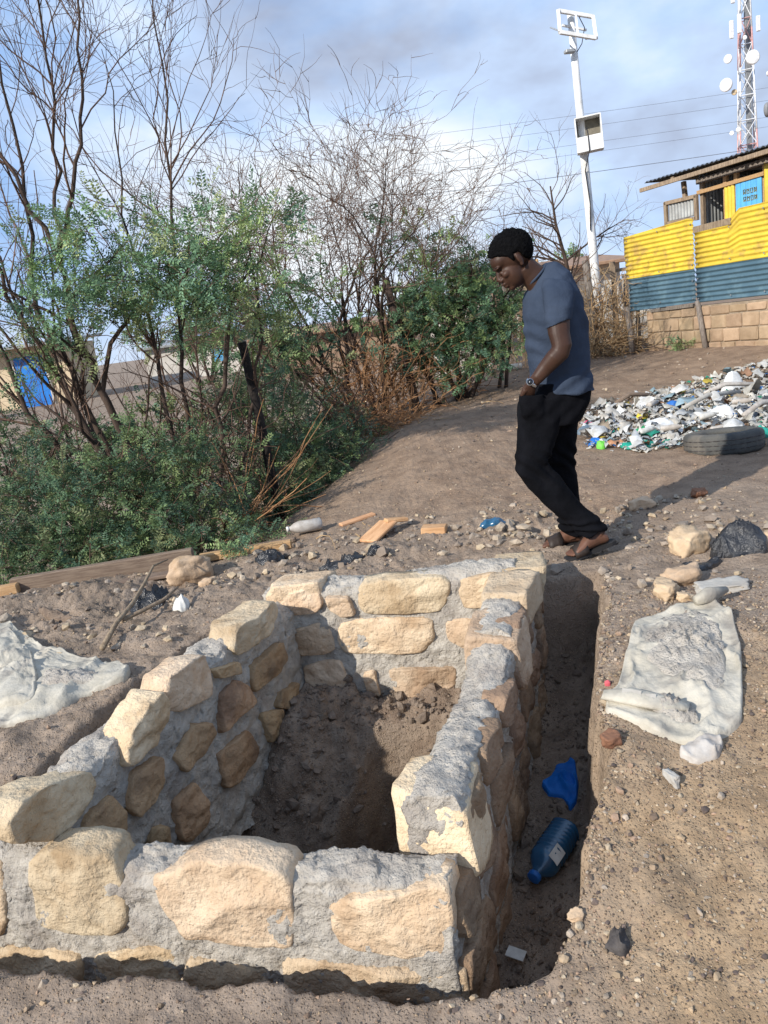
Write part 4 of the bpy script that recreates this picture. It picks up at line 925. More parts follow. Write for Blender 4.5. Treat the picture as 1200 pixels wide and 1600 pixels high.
# ------------------------------------------------------------------ tin shed on a block base
SP0 = np.array((4.37, 12.0, 0.0)); ST = unit((.41, -.912, 0)); SN = np.array((-.912, -.41, 0)); SN = unit(SN)
def sp(s, h, d=0.0): return SP0 + ST * s + SN * d + np.array((0, 0, h))
SR3 = np.stack([ST, -SN, np.array((0, 0, 1.0))], 1)
shed = thing('tin_shed', 'small yellow and blue corrugated tin shed raised on a block base', 'shed', tuple(sp(1.5, .36)))
def corrugated(s0, s1, h0, h1, d, pitch, amp, m, name='corrugated_sheet', vertical=False, topf=None, botf=None, parent=shed, fr=(sp,), seed=0, bent=.006):
    P = fr[0]; across = (s1 - s0) if vertical else (h1 - h0); n = int(across / pitch * 8) + 1; k = 14
    V = []
    for i in range(n + 1):
        for j in range(k + 1):
            a, b = i / n, j / k
            if vertical: s, h = s0 + (s1 - s0) * a, h0 + (h1 - h0) * b; ph = (s - s0)
            else:
                s = s0 + (s1 - s0) * b; hb = h0 + (botf(s) if botf else 0); ht = h1 + (topf(s) if topf else 0); h = hb + (ht - hb) * a; ph = (h - h0)
            V.append((s, h, d + amp * math.sin(2 * math.pi * ph / pitch)))
    L = np.array(V); L[:, 2] += bent * fbm(np.stack([L[:, 0] * 1.7, L[:, 1] * 2.5, np.zeros(len(L))], 1) + seed, 3, 17 + seed)
    W = np.array([P(*q) for q in L]); F = [(i*(k+1)+j, i*(k+1)+j+1, (i+1)*(k+1)+j+1, (i+1)*(k+1)+j) for i in range(n) for j in range(k)]
    o = mk(name, W, F, m, parent); md = o.modifiers.new('thickness', 'SOLIDIFY'); md.thickness = .003; return o
corrugated(-.33, 1.00, 1.455, 2.085, .010, .066, .011, 'yellow_tin', 'yellow_sheet', topf=lambda s: .06 * (s + .33) / 1.3 + (-.02 if s > .95 else 0), seed=1, bent=.012)
corrugated(1.012, 3.6, 1.46, 1.985, .0, .066, .011, 'yellow_tin', 'yellow_sheet', topf=lambda s: .0 if s < 1.6 else min(.14, (s - 1.6) * 1.6), seed=2)
corrugated(-.29, 1.00, .97, 1.455, .006, .066, .011, 'blue_tin', 'blue_sheet', botf=lambda s: .035 * (s + .29) / 1.3, seed=3, bent=.01)
corrugated(1.012, 3.6, .995, 1.46, -.002, .066, .011, 'blue_tin', 'blue_sheet', seed=4)
for (a, b) in (((-.345, 2.06), (-.30, .98)),): mk('edge_batten', *beam(sp(a[0], a[1], -.03), sp(b[0], b[1], -.03), .05, .05), 'grey_timber', shed)
for s_, hs in ((-.27, (1.02, 1.30, 1.50, 1.75, 2.02)), (.35, (1.06, 1.50, 2.06)), (.965, (1.06, 1.30, 1.52, 1.80, 2.06)), (1.06, (1.05, 1.32, 1.52, 1.80)), (1.60, (1.05, 1.52, 1.92)), (2.12, (1.05, 1.52, 2.06))):
    for h_ in hs: mk('nail', *bbox(sp(s_, h_, .022), (.018, .010, .018), SR3, .004), 'dish_dark', shed)
# block base: every block its own piece
r = np.random.default_rng(31); rows = [(.30, .428), (.44, .612), (.624, .798), (.81, .93)]
mk('joint_mortar', *bbox(sp(1.95, .62, -.14), (3.9, .2, .66), SR3, .004), 'block_joint', shed)
for ri, (h0, h1) in enumerate(rows):
    s = .02 + (.13 if ri % 2 else 0)
    if ri % 2: mk('block', *bbox(sp(.075, (h0 + h1) / 2, -.13), (.12, .22, h1 - h0), SR3, .012), 'block', shed)
    while s < 3.7:
        w = r.uniform(.22, .33); V, F = bbox(sp(s + w / 2, (h0 + h1) / 2, -.13 + r.uniform(-.004, .006)), (w - .009, .22, h1 - h0 - (.02 if ri == 3 and r.random() < .4 else 0)), SR3 @ rotz(r.normal(0, .008)), .012)
        mk('block', V + r.normal(0, .0025, V.shape), F, 'block', shed); s += w
mk('sill_plank', *beam(sp(.12, .945, -.03), sp(.93, .965, -.03), .05, .045), 'grey_timber', shed)
mk('post', *tube([sp(1.17, .30, .03), sp(1.10, .65, .02), sp(1.02, 1.02, .0)], [.042, .038, .036], 8), 'grey_timber', shed)
mk('post', *tube([sp(-.20, .20, -.05), sp(-.19, .98, -.05)], [.04, .035], 8), 'old_timber', shed)
# upper storey set a little back: posts, opening with a propped shutter, boards
U = -.10
for s, h0, h1 in ((.72, 2.02, 2.66), (1.04, 1.98, 2.60), (1.43, 1.98, 2.62), (1.60, 1.98, 2.62), (2.03, 1.98, 2.62), (2.16, 1.98, 2.64)):
    mk('post', *beam(sp(s + (.06 if s < .8 else 0), h0, U - .05), sp(s, h1, U - .05), .055, .055, SN), 'pale_timber' if s > 1.2 else 'old_timber', shed)
mk('window_sill', *beam(sp(1.0, 1.975, U + .09), sp(1.62, 1.99, U + .09), .05, .085), 'old_timber', shed)
mk('lintel', *beam(sp(1.0, 2.455, U + .0), sp(2.05, 2.475, U + .0), .04, .05), 'pale_timber', shed)
mk('wall_plate', *beam(sp(.98, 2.60, U - .03), sp(3.6, 2.64, U - .03), .07, .07), 'grey_timber', shed)
sh_ = corrugated(.50, .98, 2.165, 2.405, U + .02, .055, .008, 'grey_tin', 'shutter_panel', vertical=True)
for a, b in (((.455, 2.13), (.455, 2.44)), ((1.0, 2.10), (1.0, 2.43)), ((.44, 2.425), (1.02, 2.415)), ((.455, 2.145), (1.0, 2.13))): mk('shutter_frame', *beam(sp(*a, U + .03), sp(*b, U + .03), .05, .05, SN), 'old_timber', shed)
corrugated(.12, 2.2, 1.6, 2.70, 1.02, .066, .009, 'grey_tin', 'inner_wall', vertical=True, fr=(lambda s, h, d: sp(d, h, -s),))
corrugated(1.02, 3.6, 1.0, 2.76, -2.2, .066, .009, 'grey_tin', 'back_wall', vertical=True)
corrugated(1.44, 1.595, 1.97, 2.45, U - .005, .055, .007, 'yellow_tin', 'yellow_board', vertical=True)
for k in range(5): mk('blue_board', *bbox(sp(1.655 + k * .078, 2.23, U - .01), (.075, .02, .44), SR3, .003), 'sky_blue_board', shed)
corrugated(2.045, 3.5, 1.98, 2.60, U - .005, .066, .007, 'yellow_tin', 'yellow_board', vertical=True)
# faded lettering on the blue board: two short rows of worn strokes
def stroke(s0, h0, s1, h1, w=.012): return beam(sp(s0, h0, U + .0035), sp(s1, h1, U + .0035), .004, w, ST, .001)
acc = Acc()
for row, hh in enumerate((2.285, 2.195)):
    for k in range(4):
        s = 1.74 + k * .055 + row * .004
        for a in ((s, hh, s, hh + .06), (s + .03, hh, s + .03, hh + .06), (s, hh + .058, s + .03, hh + .058 if k % 2 == 0 else hh + .03), (s, hh + .004, s + .03, hh + .004 if k % 3 else hh + .03)):
            acc.add(*stroke(*a))
acc.build('faded_lettering', 'faded_yellow', shed)
mk('side_wall', *bbox(sp(3.62, 1.7, -1.0), (.04, 1.9, 2.0), SR3), 'grey_tin', shed)
# roof
def rp(s, h, d): return sp(s, h, d)
n = 150; V = []; F = []
for i in range(n + 1):
    s = .28 + 3.5 * i / n
    for j, d in enumerate(np.linspace(.14, -2.2, 5)): V.append(sp(s, 2.755 + .012 * math.sin(s / .076 * 2 * math.pi) - .04 * (d - .14), d))
for i in range(n):
    for j in range(4): F.append((i*5+j, (i+1)*5+j, (i+1)*5+j+1, i*5+j+1))
ro = mk('roof', V, F, 'roof_tin', shed); md = ro.modifiers.new('thickness', 'SOLIDIFY'); md.thickness = .004
mk('eave_board', *beam(sp(.17, 2.665, .12), sp(3.75, 2.70, .12), .035, .055), 'old_timber', shed)
for s in (.75, 1.85, 2.9): mk('rafter', *beam(sp(s, 2.70, .10), sp(s, 2.79, -2.2), .05, .05), 'old_timber', shed)
mk('ceiling_board', *bbox(sp(2.0, 2.745, -.9), (3.4, 1.9, .01), SR3 @ rotx(.0), .002), 'dark_interior', shed)

# ------------------------------------------------------------------ light pole without its panel
LP = np.array((3.97, 13.0)); pl = thing('lamp_pole', 'white lamp pole with an empty panel frame and an open battery box', 'lamp pole', (4.02, 13.0, gz(4.02, 13.0)))
pt = lambda z, off=0.0: np.array((4.0 - .0285 * (z - .35) + off, 13.0, z))
mk('pole', *tube([pt(z) for z in (.2, 1.5, 3, 4.3, 5.46)], [.075, .072, .066, .058, .052], 14), 'white_paint', pl)
bx = np.array((3.97, 12.86, 3.71)); Rb = rotz(-.26) @ roty(-.035); q = lambda v: bx + Rb @ np.array(v)
bxo = mk('battery_box', *bbox(q((0, .11, 0)), (.40, .02, .50), Rb, .004), 'white_paint', pl)
for c, d in (((-.19, 0, 0), (.02, .22, .50)), ((.19, 0, 0), (.02, .22, .50)), ((0, 0, .245), (.37, .22, .02)), ((0, 0, -.245), (.37, .22, .02))): mk('box_side', *bbox(q(c), d, Rb, .003), 'white_paint', pl)
mk('box_lid', *bbox(q((.0, -.115, -.145)), (.40, .015, .22), Rb, .008), 'white_paint', pl)
mk('box_lining', *bbox(q((0, .095, .08)), (.35, .004, .30), Rb, .001), 'box_inside', pl)
f1, f2, f3, f4 = np.array((3.63, 12.85, 5.47)), np.array((4.165, 12.9, 5.34)), np.array((4.06, 12.5, 4.93)), np.array((3.52, 12.45, 5.06))
for a, b in ((f1, f2), (f2, f3), (f3, f4), (f4, f1)): mk('panel_frame', *beam(a, b, .05, .05), 'white_paint', pl)
mk('panel_frame', *beam((f1 + f2) / 2, (f3 + f4) / 2, .03, .03), 'white_paint', pl)
for a, b in (((3.70, 12.95, 5.30), (4.08, 12.99, 5.20)),): mk('bracket', *beam(a, b, .03, .03), 'white_paint', pl)
mk('strut', *beam(f4 + np.array((.03, .0, .0)), f1 + np.array((-.04, .35, -.1)), .02, .02), 'steel_grey', pl)
mk('strut', *beam(f3, f2 + np.array((-.04, .3, -.2)), .02, .02), 'steel_grey', pl)
mk('lamp_head', *bbox(pt(4.96) + np.array((-.10, -.12, -.05)), (.16, .10, .05), rotz(.2), .01), 'steel_grey', pl)
mk('cable', *tube([pt(5.4) + np.array((.08, -.1, 0)), pt(5.2) + np.array((.15, -.14, 0)), pt(5.0) + np.array((.10, -.1, 0)), pt(4.9) + np.array((.02, -.08, 0))], .007, 5), 'cable', pl)
mk('cable', *tube([q((-.03, -.05, .1)), q((-.02, -.13, -.0)), q((-.02, -.14, -.24)), pt(3.2) + np.array((-.03, -.09, 0)), pt(2.7) + np.array((.0, -.09, 0)), pt(2.3) + np.array((-.04, -.09, 0))], .009, 5), 'cable', pl)

# ------------------------------------------------------------------ mast, wires
TX, TY = 40.1, 80.0; tw = thing('radio_mast', 'tall red and white lattice mast hung with round dishes behind the shed', 'mast', (TX, TY, .1))
def leg(k, z):
    half = 1.22 - .028 * z; a = math.radians(28 + 90 * k); return np.array((TX + math.cos(a) * half * 1.25, TY + math.sin(a) * half * 1.25, z))
levels = np.linspace(0, 31, 15); band = lambda z: 'tower_red' if (z < 14.8 or 19.2 < z < 23.0 and False) else 'tower_white'
for k in range(4):
    for z0, z1, m in ((0, 14.6, 'tower_red'), (14.6, 20.2, 'tower_white'), (20.2, 23.5, 'tower_red'), (23.5, 31, 'tower_white')): mk('mast_leg', *tube([leg(k, z0), leg(k, z1)], .075, 6), m, tw)
for i in range(len(levels) - 1):
    z0, z1 = levels[i], levels[i+1]; m = 'tower_red' if z1 < 15 or 20 < z0 < 23 else 'tower_white'
    for k in range(4):
        a, b = leg(k, z0), leg((k+1) % 4, z1); c, d = leg((k+1) % 4, z0), leg(k, z1)
        mk('brace', *tube([a, b], .04, 4), m, tw); mk('brace', *tube([c, d], .04, 4), m, tw); mk('brace', *tube([leg(k, z1), leg((k+1) % 4, z1)], .05, 4), m, tw)
mk('cable_ladder', *bbox((TX + .1, TY - .2, 15), (.45, .3, 30), None, .02), 'dish_dark', tw)
def dish(px, pz, rad, dirx, m='dish_white', py=-1.8):
    rad = rad * .85; c = np.array((TX + px + py * .5, TY + py, pz)); d = unit(np.array((dirx, -1.0, 0))); V, F = lathe([(0, rad * .25), (.25 * rad, rad * .9), (.45 * rad, rad), (.75 * rad, rad), (.82 * rad, rad * .85), (.84 * rad, .05)], c, c + d, 22); mk('dish', V, F, m, tw)
dish(.55, 20.5, .72, -.15); dish(-1.55, 20.7, .45, -1.2); dish(-1.75, 18.5, .68, -1.1); dish(-1.15, 17.8, .30, -.4, 'dish_tan'); dish(1.7, 16.2, .80, .9, 'dish_dark', 0); dish(-.85, 14.5, .27, -.3); dish(-1.45, 14.3, .24, -.7); dish(1.95, 19.0, .26, .8); dish(-.05, 22.3, .22, -.2)
for (x, z, h) in ((-1.25, 23.2, 1.5), (-.5, 23.6, 1.6), (1.25, 23.4, 1.3), (1.0, 26.9, .9), (-1.05, 25.7, .7)): mk('panel_antenna', *bbox((TX + x - .8, TY - 1.6, z), (.36, .22, h), None, .04), 'dish_white', tw)
for k, (z, lab) in enumerate(((9.78, 'highest of the thin overhead wires crossing the sky'), (9.22, 'second highest thin overhead wire crossing the sky'), (8.48, 'third highest thin overhead wire crossing the sky'), (8.05, 'fourth highest thin overhead wire crossing the sky'), (7.14, 'lowest and darkest overhead wire running to the shed'))):
    t = np.linspace(0, 1, 25); x = -30 + 75 * t; V, F = tube(np.stack([x, 40 + 0 * t, z + .9 * ((x - 14) / 40) ** 2 - .06], 1), .007 if k < 4 else .014, 4)
    tag(mk('overhead_wire', V, F, 'wire', loc=(8, 40, z)), lab, 'wire', 'overhead wires')

# ------------------------------------------------------------------ things behind the bushes
hut = thing('cream_house', 'cream plastered house with a bright blue door behind the bushes', 'house', (-13, 30, 0))
mk('wall', *bbox((-14.2, 31.6, 1.05), (6.4, 3, 2.5), None, .01), 'cream_wall', hut)
mk('door', *bbox((-12.55, 30.08, .98), (1.15, .06, 1.95), None, .01), 'door_blue', hut)
for x in (-13.17, -11.93): mk('door_frame', *bbox((x, 30.07, 1.0), (.09, .09, 2.05), None, .01), 'pale_wall', hut)
mk('roof', *bbox((-14.2, 31.4, 2.42), (7.0, 4.2, .10), rotx(.05), .01), 'grey_tin', hut)
mud = thing('mud_house', 'low brown mud walled house seen through the leafless bush', 'house', (-.6, 24, .1))
mk('wall', *bbox((-.9, 25.5, .65), (4.4, 3, 1.5), None, .03), 'mud_wall', mud); mk('roof', *bbox((-.9, 25.4, 1.46), (4.9, 3.6, .12), rotx(.06), .02), 'rust_tin', mud)
wh = thing('white_house', 'pale house far behind the left bush', 'house', (-7, 36, .1))
mk('wall', *bbox((-7.3, 37.5, .8), (5.0, 3, 1.8), None, .02), 'pale_wall', wh); mk('roof', *bbox((-7.3, 37.5, 1.8), (5.5, 3.6, .12), rotx(.07), .02), 'grey_tin', wh); mk('window', *bbox((-6.4, 35.98, 1.0), (.7, .06, .6), None, .01), 'sky_blue_board', wh)
bk = thing('tin_roofed_house', 'far pale house with a rusty roof behind the wooden fence', 'house', (5.5, 22, .4))
mk('wall', *bbox((5.3, 23.5, 1.25), (4.2, 3, 1.9), None, .02), 'pale_wall', bk); mk('roof', *bbox((5.3, 23.2, 2.28), (4.8, 3.8, .10), rotx(.10), .02), 'rust_tin', bk)
fc = thing('plank_fence', 'uneven fence of pale upright boards behind the person', 'fence', (3.6, 14.6, .35))
r = np.random.default_rng(53); x = 1.2
while x < 5.6:
    w = r.uniform(.09, .17); h = r.uniform(1.15, 1.55); y = 14.5 + .05 * r.normal(); g = gz(x, y)
    mk('board', *bbox((x + w / 2, y, g + h / 2 - .05), (w - .015, .025, h), roty(r.normal(0, .02)), .004), ('pale_wall', 'old_timber', 'grey_timber', 'pale_wall')[r.integers(4)], fc); x += w
for z in (.75, 1.45): mk('rail', *beam((1.2, 14.56, z + .1), (5.6, 14.56, z + .25), .05, .06), 'old_timber', fc)
def fence_post(label, a, b, rad, m='bark'):
    V, F = tube([a, (np.array(a) + np.array(b)) / 2 + np.array((.01, 0, 0)), b], [rad * 1.1, rad, rad * .92], 9); V = V + .012 * np.stack([fbm(V * 9 + k * 5, 3, k) for k in range(3)], 1)
    tag(mk('fence_post', V, F, m, loc=tuple(a)), label, 'post', 'wooden fence posts')
fence_post('thick charred wooden post standing in the left bushes', (-.91, 6.6, gz(-.91, 6.6) - .05), (-.975, 6.6, 1.32), .040, 'burnt_wood')
fence_post('brown slanting post by the leafless bush', (.62, 9.9, gz(.62, 9.9) - .05), (.42, 10, 1.85), .05)
fence_post('weathered post right behind the person', (3.76, 12.5, gz(3.76, 12.5)), (3.66, 12.5, 1.84), .055, 'grey_timber')
fence_post('thin post in the brush fence left of the shed', (4.15, 12.0, gz(4.15, 12.0)), (4.10, 12.0, 1.05), .045, 'grey_timber')
fence_post('thin pale post far behind the person', (3.35, 14.2, gz(3.35, 14.2)), (3.30, 14.2, 2.05), .03, 'pale_timber')

# ------------------------------------------------------------------ trees and bushes
TR = np.random.default_rng(2024)
def leaf_proto(npair, L, ll, lw, seed):
    """pinnate leaf along +x, leaflets as rhombic quads, drooping a little"""
    r = np.random.default_rng(seed); Q = []
    for i in range(npair):
        t = (i + 1) / npair; x = L * t; z = -.22 * L * t * t
        for s in (-1, 1):
            a = math.radians(r.uniform(52, 70)); dx_, dy_ = math.cos(a), s * math.sin(a); l = ll * (1 - .35 * abs(t - .5)) * r.uniform(.85, 1.1)
            b = np.array((x, 0, z)); tip = b + np.array((dx_ * l, dy_ * l, -.12 * l + r.normal(0, .12) * l)); mid = (b + tip) / 2; n = np.array((-dy_, dx_, 0)) * lw / 2 + np.array((0, 0, r.normal(0, .25) * lw))
            Q.append([b, mid + n, tip, mid - n])
    b = np.array((L, 0, -.22 * L)); tip = b + np.array((ll * .8, 0, -.1 * ll)); n = np.array((0, lw / 2, 0)); Q.append([b, (b + tip) / 2 + n, tip, (b + tip) / 2 - n])
    return np.array(Q)
PROTO = [leaf_proto(6, .110, .030, .0108, k) for k in range(5)]
PROTO_FAR = [leaf_proto(4, .11, .045, .022, k + 20) for k in range(4)]
def rot_from(d, roll):
    d = unit(d); x, y, _ = frame(d); c, s = math.cos(roll), math.sin(roll); yy = x * c + y * s; zz = np.cross(d, yy); return np.stack([d, yy, zz], 1)
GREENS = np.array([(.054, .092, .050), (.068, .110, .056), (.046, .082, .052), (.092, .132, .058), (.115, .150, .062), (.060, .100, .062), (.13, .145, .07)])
class Bush:
    def __init__(s, rmin=.0024): s.T = []; s.lv = []; s.lc = []; s.rmin = rmin
    def stem(s, P, R, n=6): s.T.append((np.asarray(P, float), np.asarray(R, float), n))
    def branch(s, p, d, L, r, seg=8, wig=.16, trop=.05, tip=.25, n=5):
        P = [np.array(p, float)]; d = unit(d); st = L / seg; kink = TR.normal(0, wig * .35, 3)
        for i in range(seg):
            d = unit(d + TR.normal(0, wig, 3) + kink * .5 + np.array((0, 0, trop))); P.append(P[-1] + d * st)
        R = r * np.linspace(1, tip, seg + 1); s.stem(P, R, n); return np.array(P), R
    def ramify(s, P, R, lvl, kids, lens, wig, trop, spread, lo=.25, n=4, stop=None):
        """side shoots along a limb, level by level"""
        if lvl >= len(kids): return
        k = TR.poisson(kids[lvl])
        for _ in range(k):
            t = TR.uniform(lo, 1.0); i = min(len(P) - 2, int(t * (len(P) - 1))); p = P[i] + (P[i+1] - P[i]) * TR.random(); d = unit(P[i+1] - P[i])
            side = unit(TR.normal(0, 1, 3)); side = unit(side - d * (side @ d)); dd = unit(d * math.cos(spread) + side * math.sin(spread) * TR.uniform(.7, 1.3))
            L = lens[lvl] * TR.uniform(.55, 1.25); r = min(R[i] * .62, R[i]) * TR.uniform(.6, 1)
            if lvl >= 1: r = min(r, .0075)
            Q, S = s.branch(p, dd, L, max(r, s.rmin), 6 if lvl else 8, wig, trop, .35, n if lvl == 0 else 3); s.ramify(Q, S, lvl + 1, kids, lens, wig, trop, spread * .95, .15, 3)
    def leaves(s, pos, dirs, protos, scale, tint):
        n = len(pos)
        if not n: return
        D = np.asarray(dirs); D = D / np.linalg.norm(D, axis=1)[:, None]; A = np.stack([-D[:, 1], D[:, 0], np.zeros(n)], 1); A /= np.linalg.norm(A, axis=1)[:, None] + 1e-9
        B = np.stack([-D[:, 2] * A[:, 1], D[:, 2] * A[:, 0], D[:, 0] * A[:, 1] - D[:, 1] * A[:, 0]], 1)
        roll = TR.normal(0, .7, (n, 1)); Yv = A * np.cos(roll) + B * np.sin(roll); Zv = -A * np.sin(roll) + B * np.cos(roll)
        Q = np.stack([protos[i].reshape(-1, 3) for i in TR.integers(len(protos), size=n)]) * (scale * TR.uniform(.7, 1.25, (n, 1, 1)))
        V = Q[..., :1] * D[:, None] + Q[..., 1:2] * Yv[:, None] + Q[..., 2:] * Zv[:, None] + np.asarray(pos)[:, None]
        s.lv.append(V.reshape(-1, 3)); k = V.shape[1] // 4; c = np.asarray(tint)[:, None] * TR.uniform(.8, 1.2, (n, k, 1)); s.lc.append(np.repeat(c, 4, 1).reshape(-1, 3))
    def spray(s, c, rad, ntw, protos, scale=1.0, nleaf=10, tl=.42, light=0.0, wood=True, tw=.0035, droop=-.02):
        """leafy twigs filling an ellipsoid"""
        c = np.array(c, float); rad = np.array(rad, float)
        for _ in range(ntw):
            u = unit(TR.normal(0, 1, 3)); k = TR.random() ** .45; p = c + u * rad * k * .85; d = unit(u * np.array((1, 1, .55)) + TR.normal(0, .55, 3) + np.array((0, 0, .12)))
            L = tl * TR.uniform(.6, 1.3); P = [p]; dd = d
            for i in range(5): dd = unit(dd + TR.normal(0, .14, 3) + np.array((0, 0, droop))); P.append(P[-1] + dd * L / 5)
            P = np.array(P)
            if wood: s.stem(P, tw * np.linspace(1, .5, 6), 3)
            n = TR.poisson(nleaf); ts = TR.uniform(.1, 1, n); idx = np.minimum(4, (ts * 5).astype(int)); pos = P[idx] + (P[idx+1] - P[idx]) * (ts * 5 - idx)[:, None]
            base = unit(P[-1] - P[0]); dirs = base * .6 + TR.normal(0, .6, (n, 3)) + np.array((0, 0, .05))
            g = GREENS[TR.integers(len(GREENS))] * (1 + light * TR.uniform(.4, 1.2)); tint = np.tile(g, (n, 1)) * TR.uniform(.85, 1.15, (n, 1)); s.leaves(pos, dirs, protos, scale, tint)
    def build(s, name, label, cat, loc, m='bark', mt='twig', group=None, thick=.012, kind_thing=True):
        o = thing(name, label, cat, loc, group)
        for nm, mm, sel in (('trunk', m, lambda R: R[0] >= thick), ('branches', mt, lambda R: R[0] < thick)):
            V = []; F = []; nv = 0
            for P, R, n in s.T:
                if not sel(R): continue
                v, f = tube(P, R, n, False); V.append(v); F.append(np.array(f) + nv); nv += len(v)
            if V: mk(nm, np.concatenate(V), np.concatenate(F), mm, o)
        if s.lv:
            V = np.concatenate(s.lv); n = len(V) // 4; mk('crown', V, np.arange(n * 4).reshape(n, 4), 'leaf', o, smooth=False, colors=np.concatenate(s.lc))
        return o
BG = 'bushes along the edge of the bare ground'
# --- tall left bush: dark trunks, green skirt and canopy, long leafless shoots against the sky
b = Bush()
trunks = [
 ([(-1.92, 6.2, -.5), (-2.06, 6.22, .2), (-2.28, 6.28, .85), (-2.52, 6.32, 1.45), (-2.72, 6.36, 2.1), (-3.05, 6.4, 3.4)], (.06, .052, .043, .034, .022, .005)),
 ([(-1.85, 6.3, -.5), (-1.98, 6.3, .4), (-2.12, 6.3, 1.2), (-2.20, 6.3, 1.75), (-2.22, 6.3, 2.1)], (.062, .052, .044, .036, .030)),
 ([(-2.22, 6.3, 2.1), (-2.05, 6.28, 2.45), (-1.86, 6.26, 2.9), (-1.72, 6.25, 3.5), (-1.62, 6.25, 4.3)], (.032, .026, .02, .014, .008)),
 ([(-2.22, 6.3, 2.1), (-2.38, 6.3, 2.6), (-2.55, 6.3, 3.1), (-2.62, 6.3, 3.8), (-2.75, 6.3, 4.5)], (.03, .024, .018, .013, .008)),
 ([(-2.21, 6.3, 2.05), (-2.16, 6.34, 2.6), (-2.02, 6.36, 3.2), (-1.98, 6.38, 3.9), (-1.85, 6.4, 4.6)], (.026, .021, .016, .012, .007)),
 ([(-2.1, 6.3, 1.1), (-1.85, 6.25, 1.55), (-1.55, 6.2, 1.75), (-1.1, 6.1, 1.95)], (.030, .024, .016, .005)),
 ([(-1.62, 6.4, -.5), (-1.55, 6.4, .4), (-1.45, 6.42, 1.3), (-1.32, 6.45, 2.3), (-1.2, 6.5, 3.4), (-1.12, 6.5, 4.6)], (.034, .03, .024, .017, .010, .004)),
 ([(-1.55, 6.35, -.5), (-1.32, 6.35, .3), (-1.15, 6.3, 1.0), (-.95, 6.25, 1.6), (-.45, 6.2, 2.3)], (.044, .036, .027, .017, .005)),
 ([(-1.7, 6.45, -.5), (-1.68, 6.5, .6), (-1.66, 6.5, 1.5), (-1.70, 6.52, 2.4), (-1.62, 6.55, 3.6)], (.036, .03, .022, .013, .004)),
 ([(-2.2, 6.5, -.5), (-2.55, 6.5, .4), (-2.85, 6.5, 1.2), (-3.05, 6.5, 2.2), (-3.1, 6.5, 3.8)], (.05, .04, .03, .018, .004)),
 ([(-1.95, 6.6, -.5), (-2.3, 6.6, .8), (-2.6, 6.65, 1.8), (-2.5, 6.7, 2.9), (-2.4, 6.7, 4.1)], (.05, .042, .03, .02, .009)),
 ([(-1.45, 6.5, -.45), (-1.05, 6.55, .5), (-.85, 6.6, 1.3), (-.75, 6.6, 2.7)], (.034, .026, .017, .004))]
for P, R in trunks:
    P = np.array(P); t = np.linspace(0, len(P) - 1, (len(P) - 1) * 4 + 1); Q = np.stack([np.interp(t, range(len(P)), P[:, k]) for k in range(3)], 1)
    Q[1:] += TR.normal(0, .018, Q[1:].shape); Rr = np.interp(t, range(len(P)), R) * .68; b.stem(Q, Rr, 8)
    if P[-1][2] > 2.9: b.ramify(Q, Rr, 0, (17, 5.5, 1.4), (1.2, .6, .3), .17, .045, .6, .3)
    else: b.ramify(Q, Rr, 0, (6, 3, .6), (.8, .45, .25), .16, .03, .7, .3)
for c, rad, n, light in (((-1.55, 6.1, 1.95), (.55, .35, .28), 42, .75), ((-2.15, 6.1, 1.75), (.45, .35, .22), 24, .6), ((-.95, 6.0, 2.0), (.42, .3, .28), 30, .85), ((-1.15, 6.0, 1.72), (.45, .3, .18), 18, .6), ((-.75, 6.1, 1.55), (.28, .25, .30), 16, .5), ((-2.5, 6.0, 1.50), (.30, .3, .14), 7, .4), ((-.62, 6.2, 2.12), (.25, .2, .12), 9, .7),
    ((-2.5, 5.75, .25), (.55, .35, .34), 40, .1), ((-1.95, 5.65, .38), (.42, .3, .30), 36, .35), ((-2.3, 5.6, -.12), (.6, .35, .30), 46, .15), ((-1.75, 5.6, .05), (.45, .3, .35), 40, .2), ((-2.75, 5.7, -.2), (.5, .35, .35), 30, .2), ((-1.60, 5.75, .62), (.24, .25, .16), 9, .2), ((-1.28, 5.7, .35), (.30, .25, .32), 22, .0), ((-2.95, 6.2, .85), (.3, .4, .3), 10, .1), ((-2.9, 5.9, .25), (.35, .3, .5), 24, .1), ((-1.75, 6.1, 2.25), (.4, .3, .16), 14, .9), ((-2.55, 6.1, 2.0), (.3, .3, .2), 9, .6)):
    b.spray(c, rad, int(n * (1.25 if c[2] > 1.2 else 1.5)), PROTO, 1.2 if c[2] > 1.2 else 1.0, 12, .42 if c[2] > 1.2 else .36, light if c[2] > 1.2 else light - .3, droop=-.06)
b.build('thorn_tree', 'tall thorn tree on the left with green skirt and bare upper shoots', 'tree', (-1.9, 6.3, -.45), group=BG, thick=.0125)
# --- low shrub in front of the planks
b = Bush()
for k in range(7): b.branch((-1.55 + .1 * k, 5.35, -.35), (TR.normal(0, .5), -.3, .8), .5, .008, 6)
for c, rad, n in (((-1.65, 5.2, -.02), (.38, .22, .16), 34), ((-1.2, 5.25, -.04), (.28, .2, .14), 22), ((-2.15, 5.15, .02), (.4, .22, .16), 32), ((-2.55, 5.1, .05), (.35, .25, .2), 24), ((-.86, 5.3, -.02), (.16, .12, .08), 7)): b.spray(c, rad, int(n * 1.2), PROTO, .95, 11, .26, .0)
b.build('low_shrub', 'low leafy green shrub spilling over behind the grey plank', 'shrub', (-1.6, 5.3, -.3), group=BG)
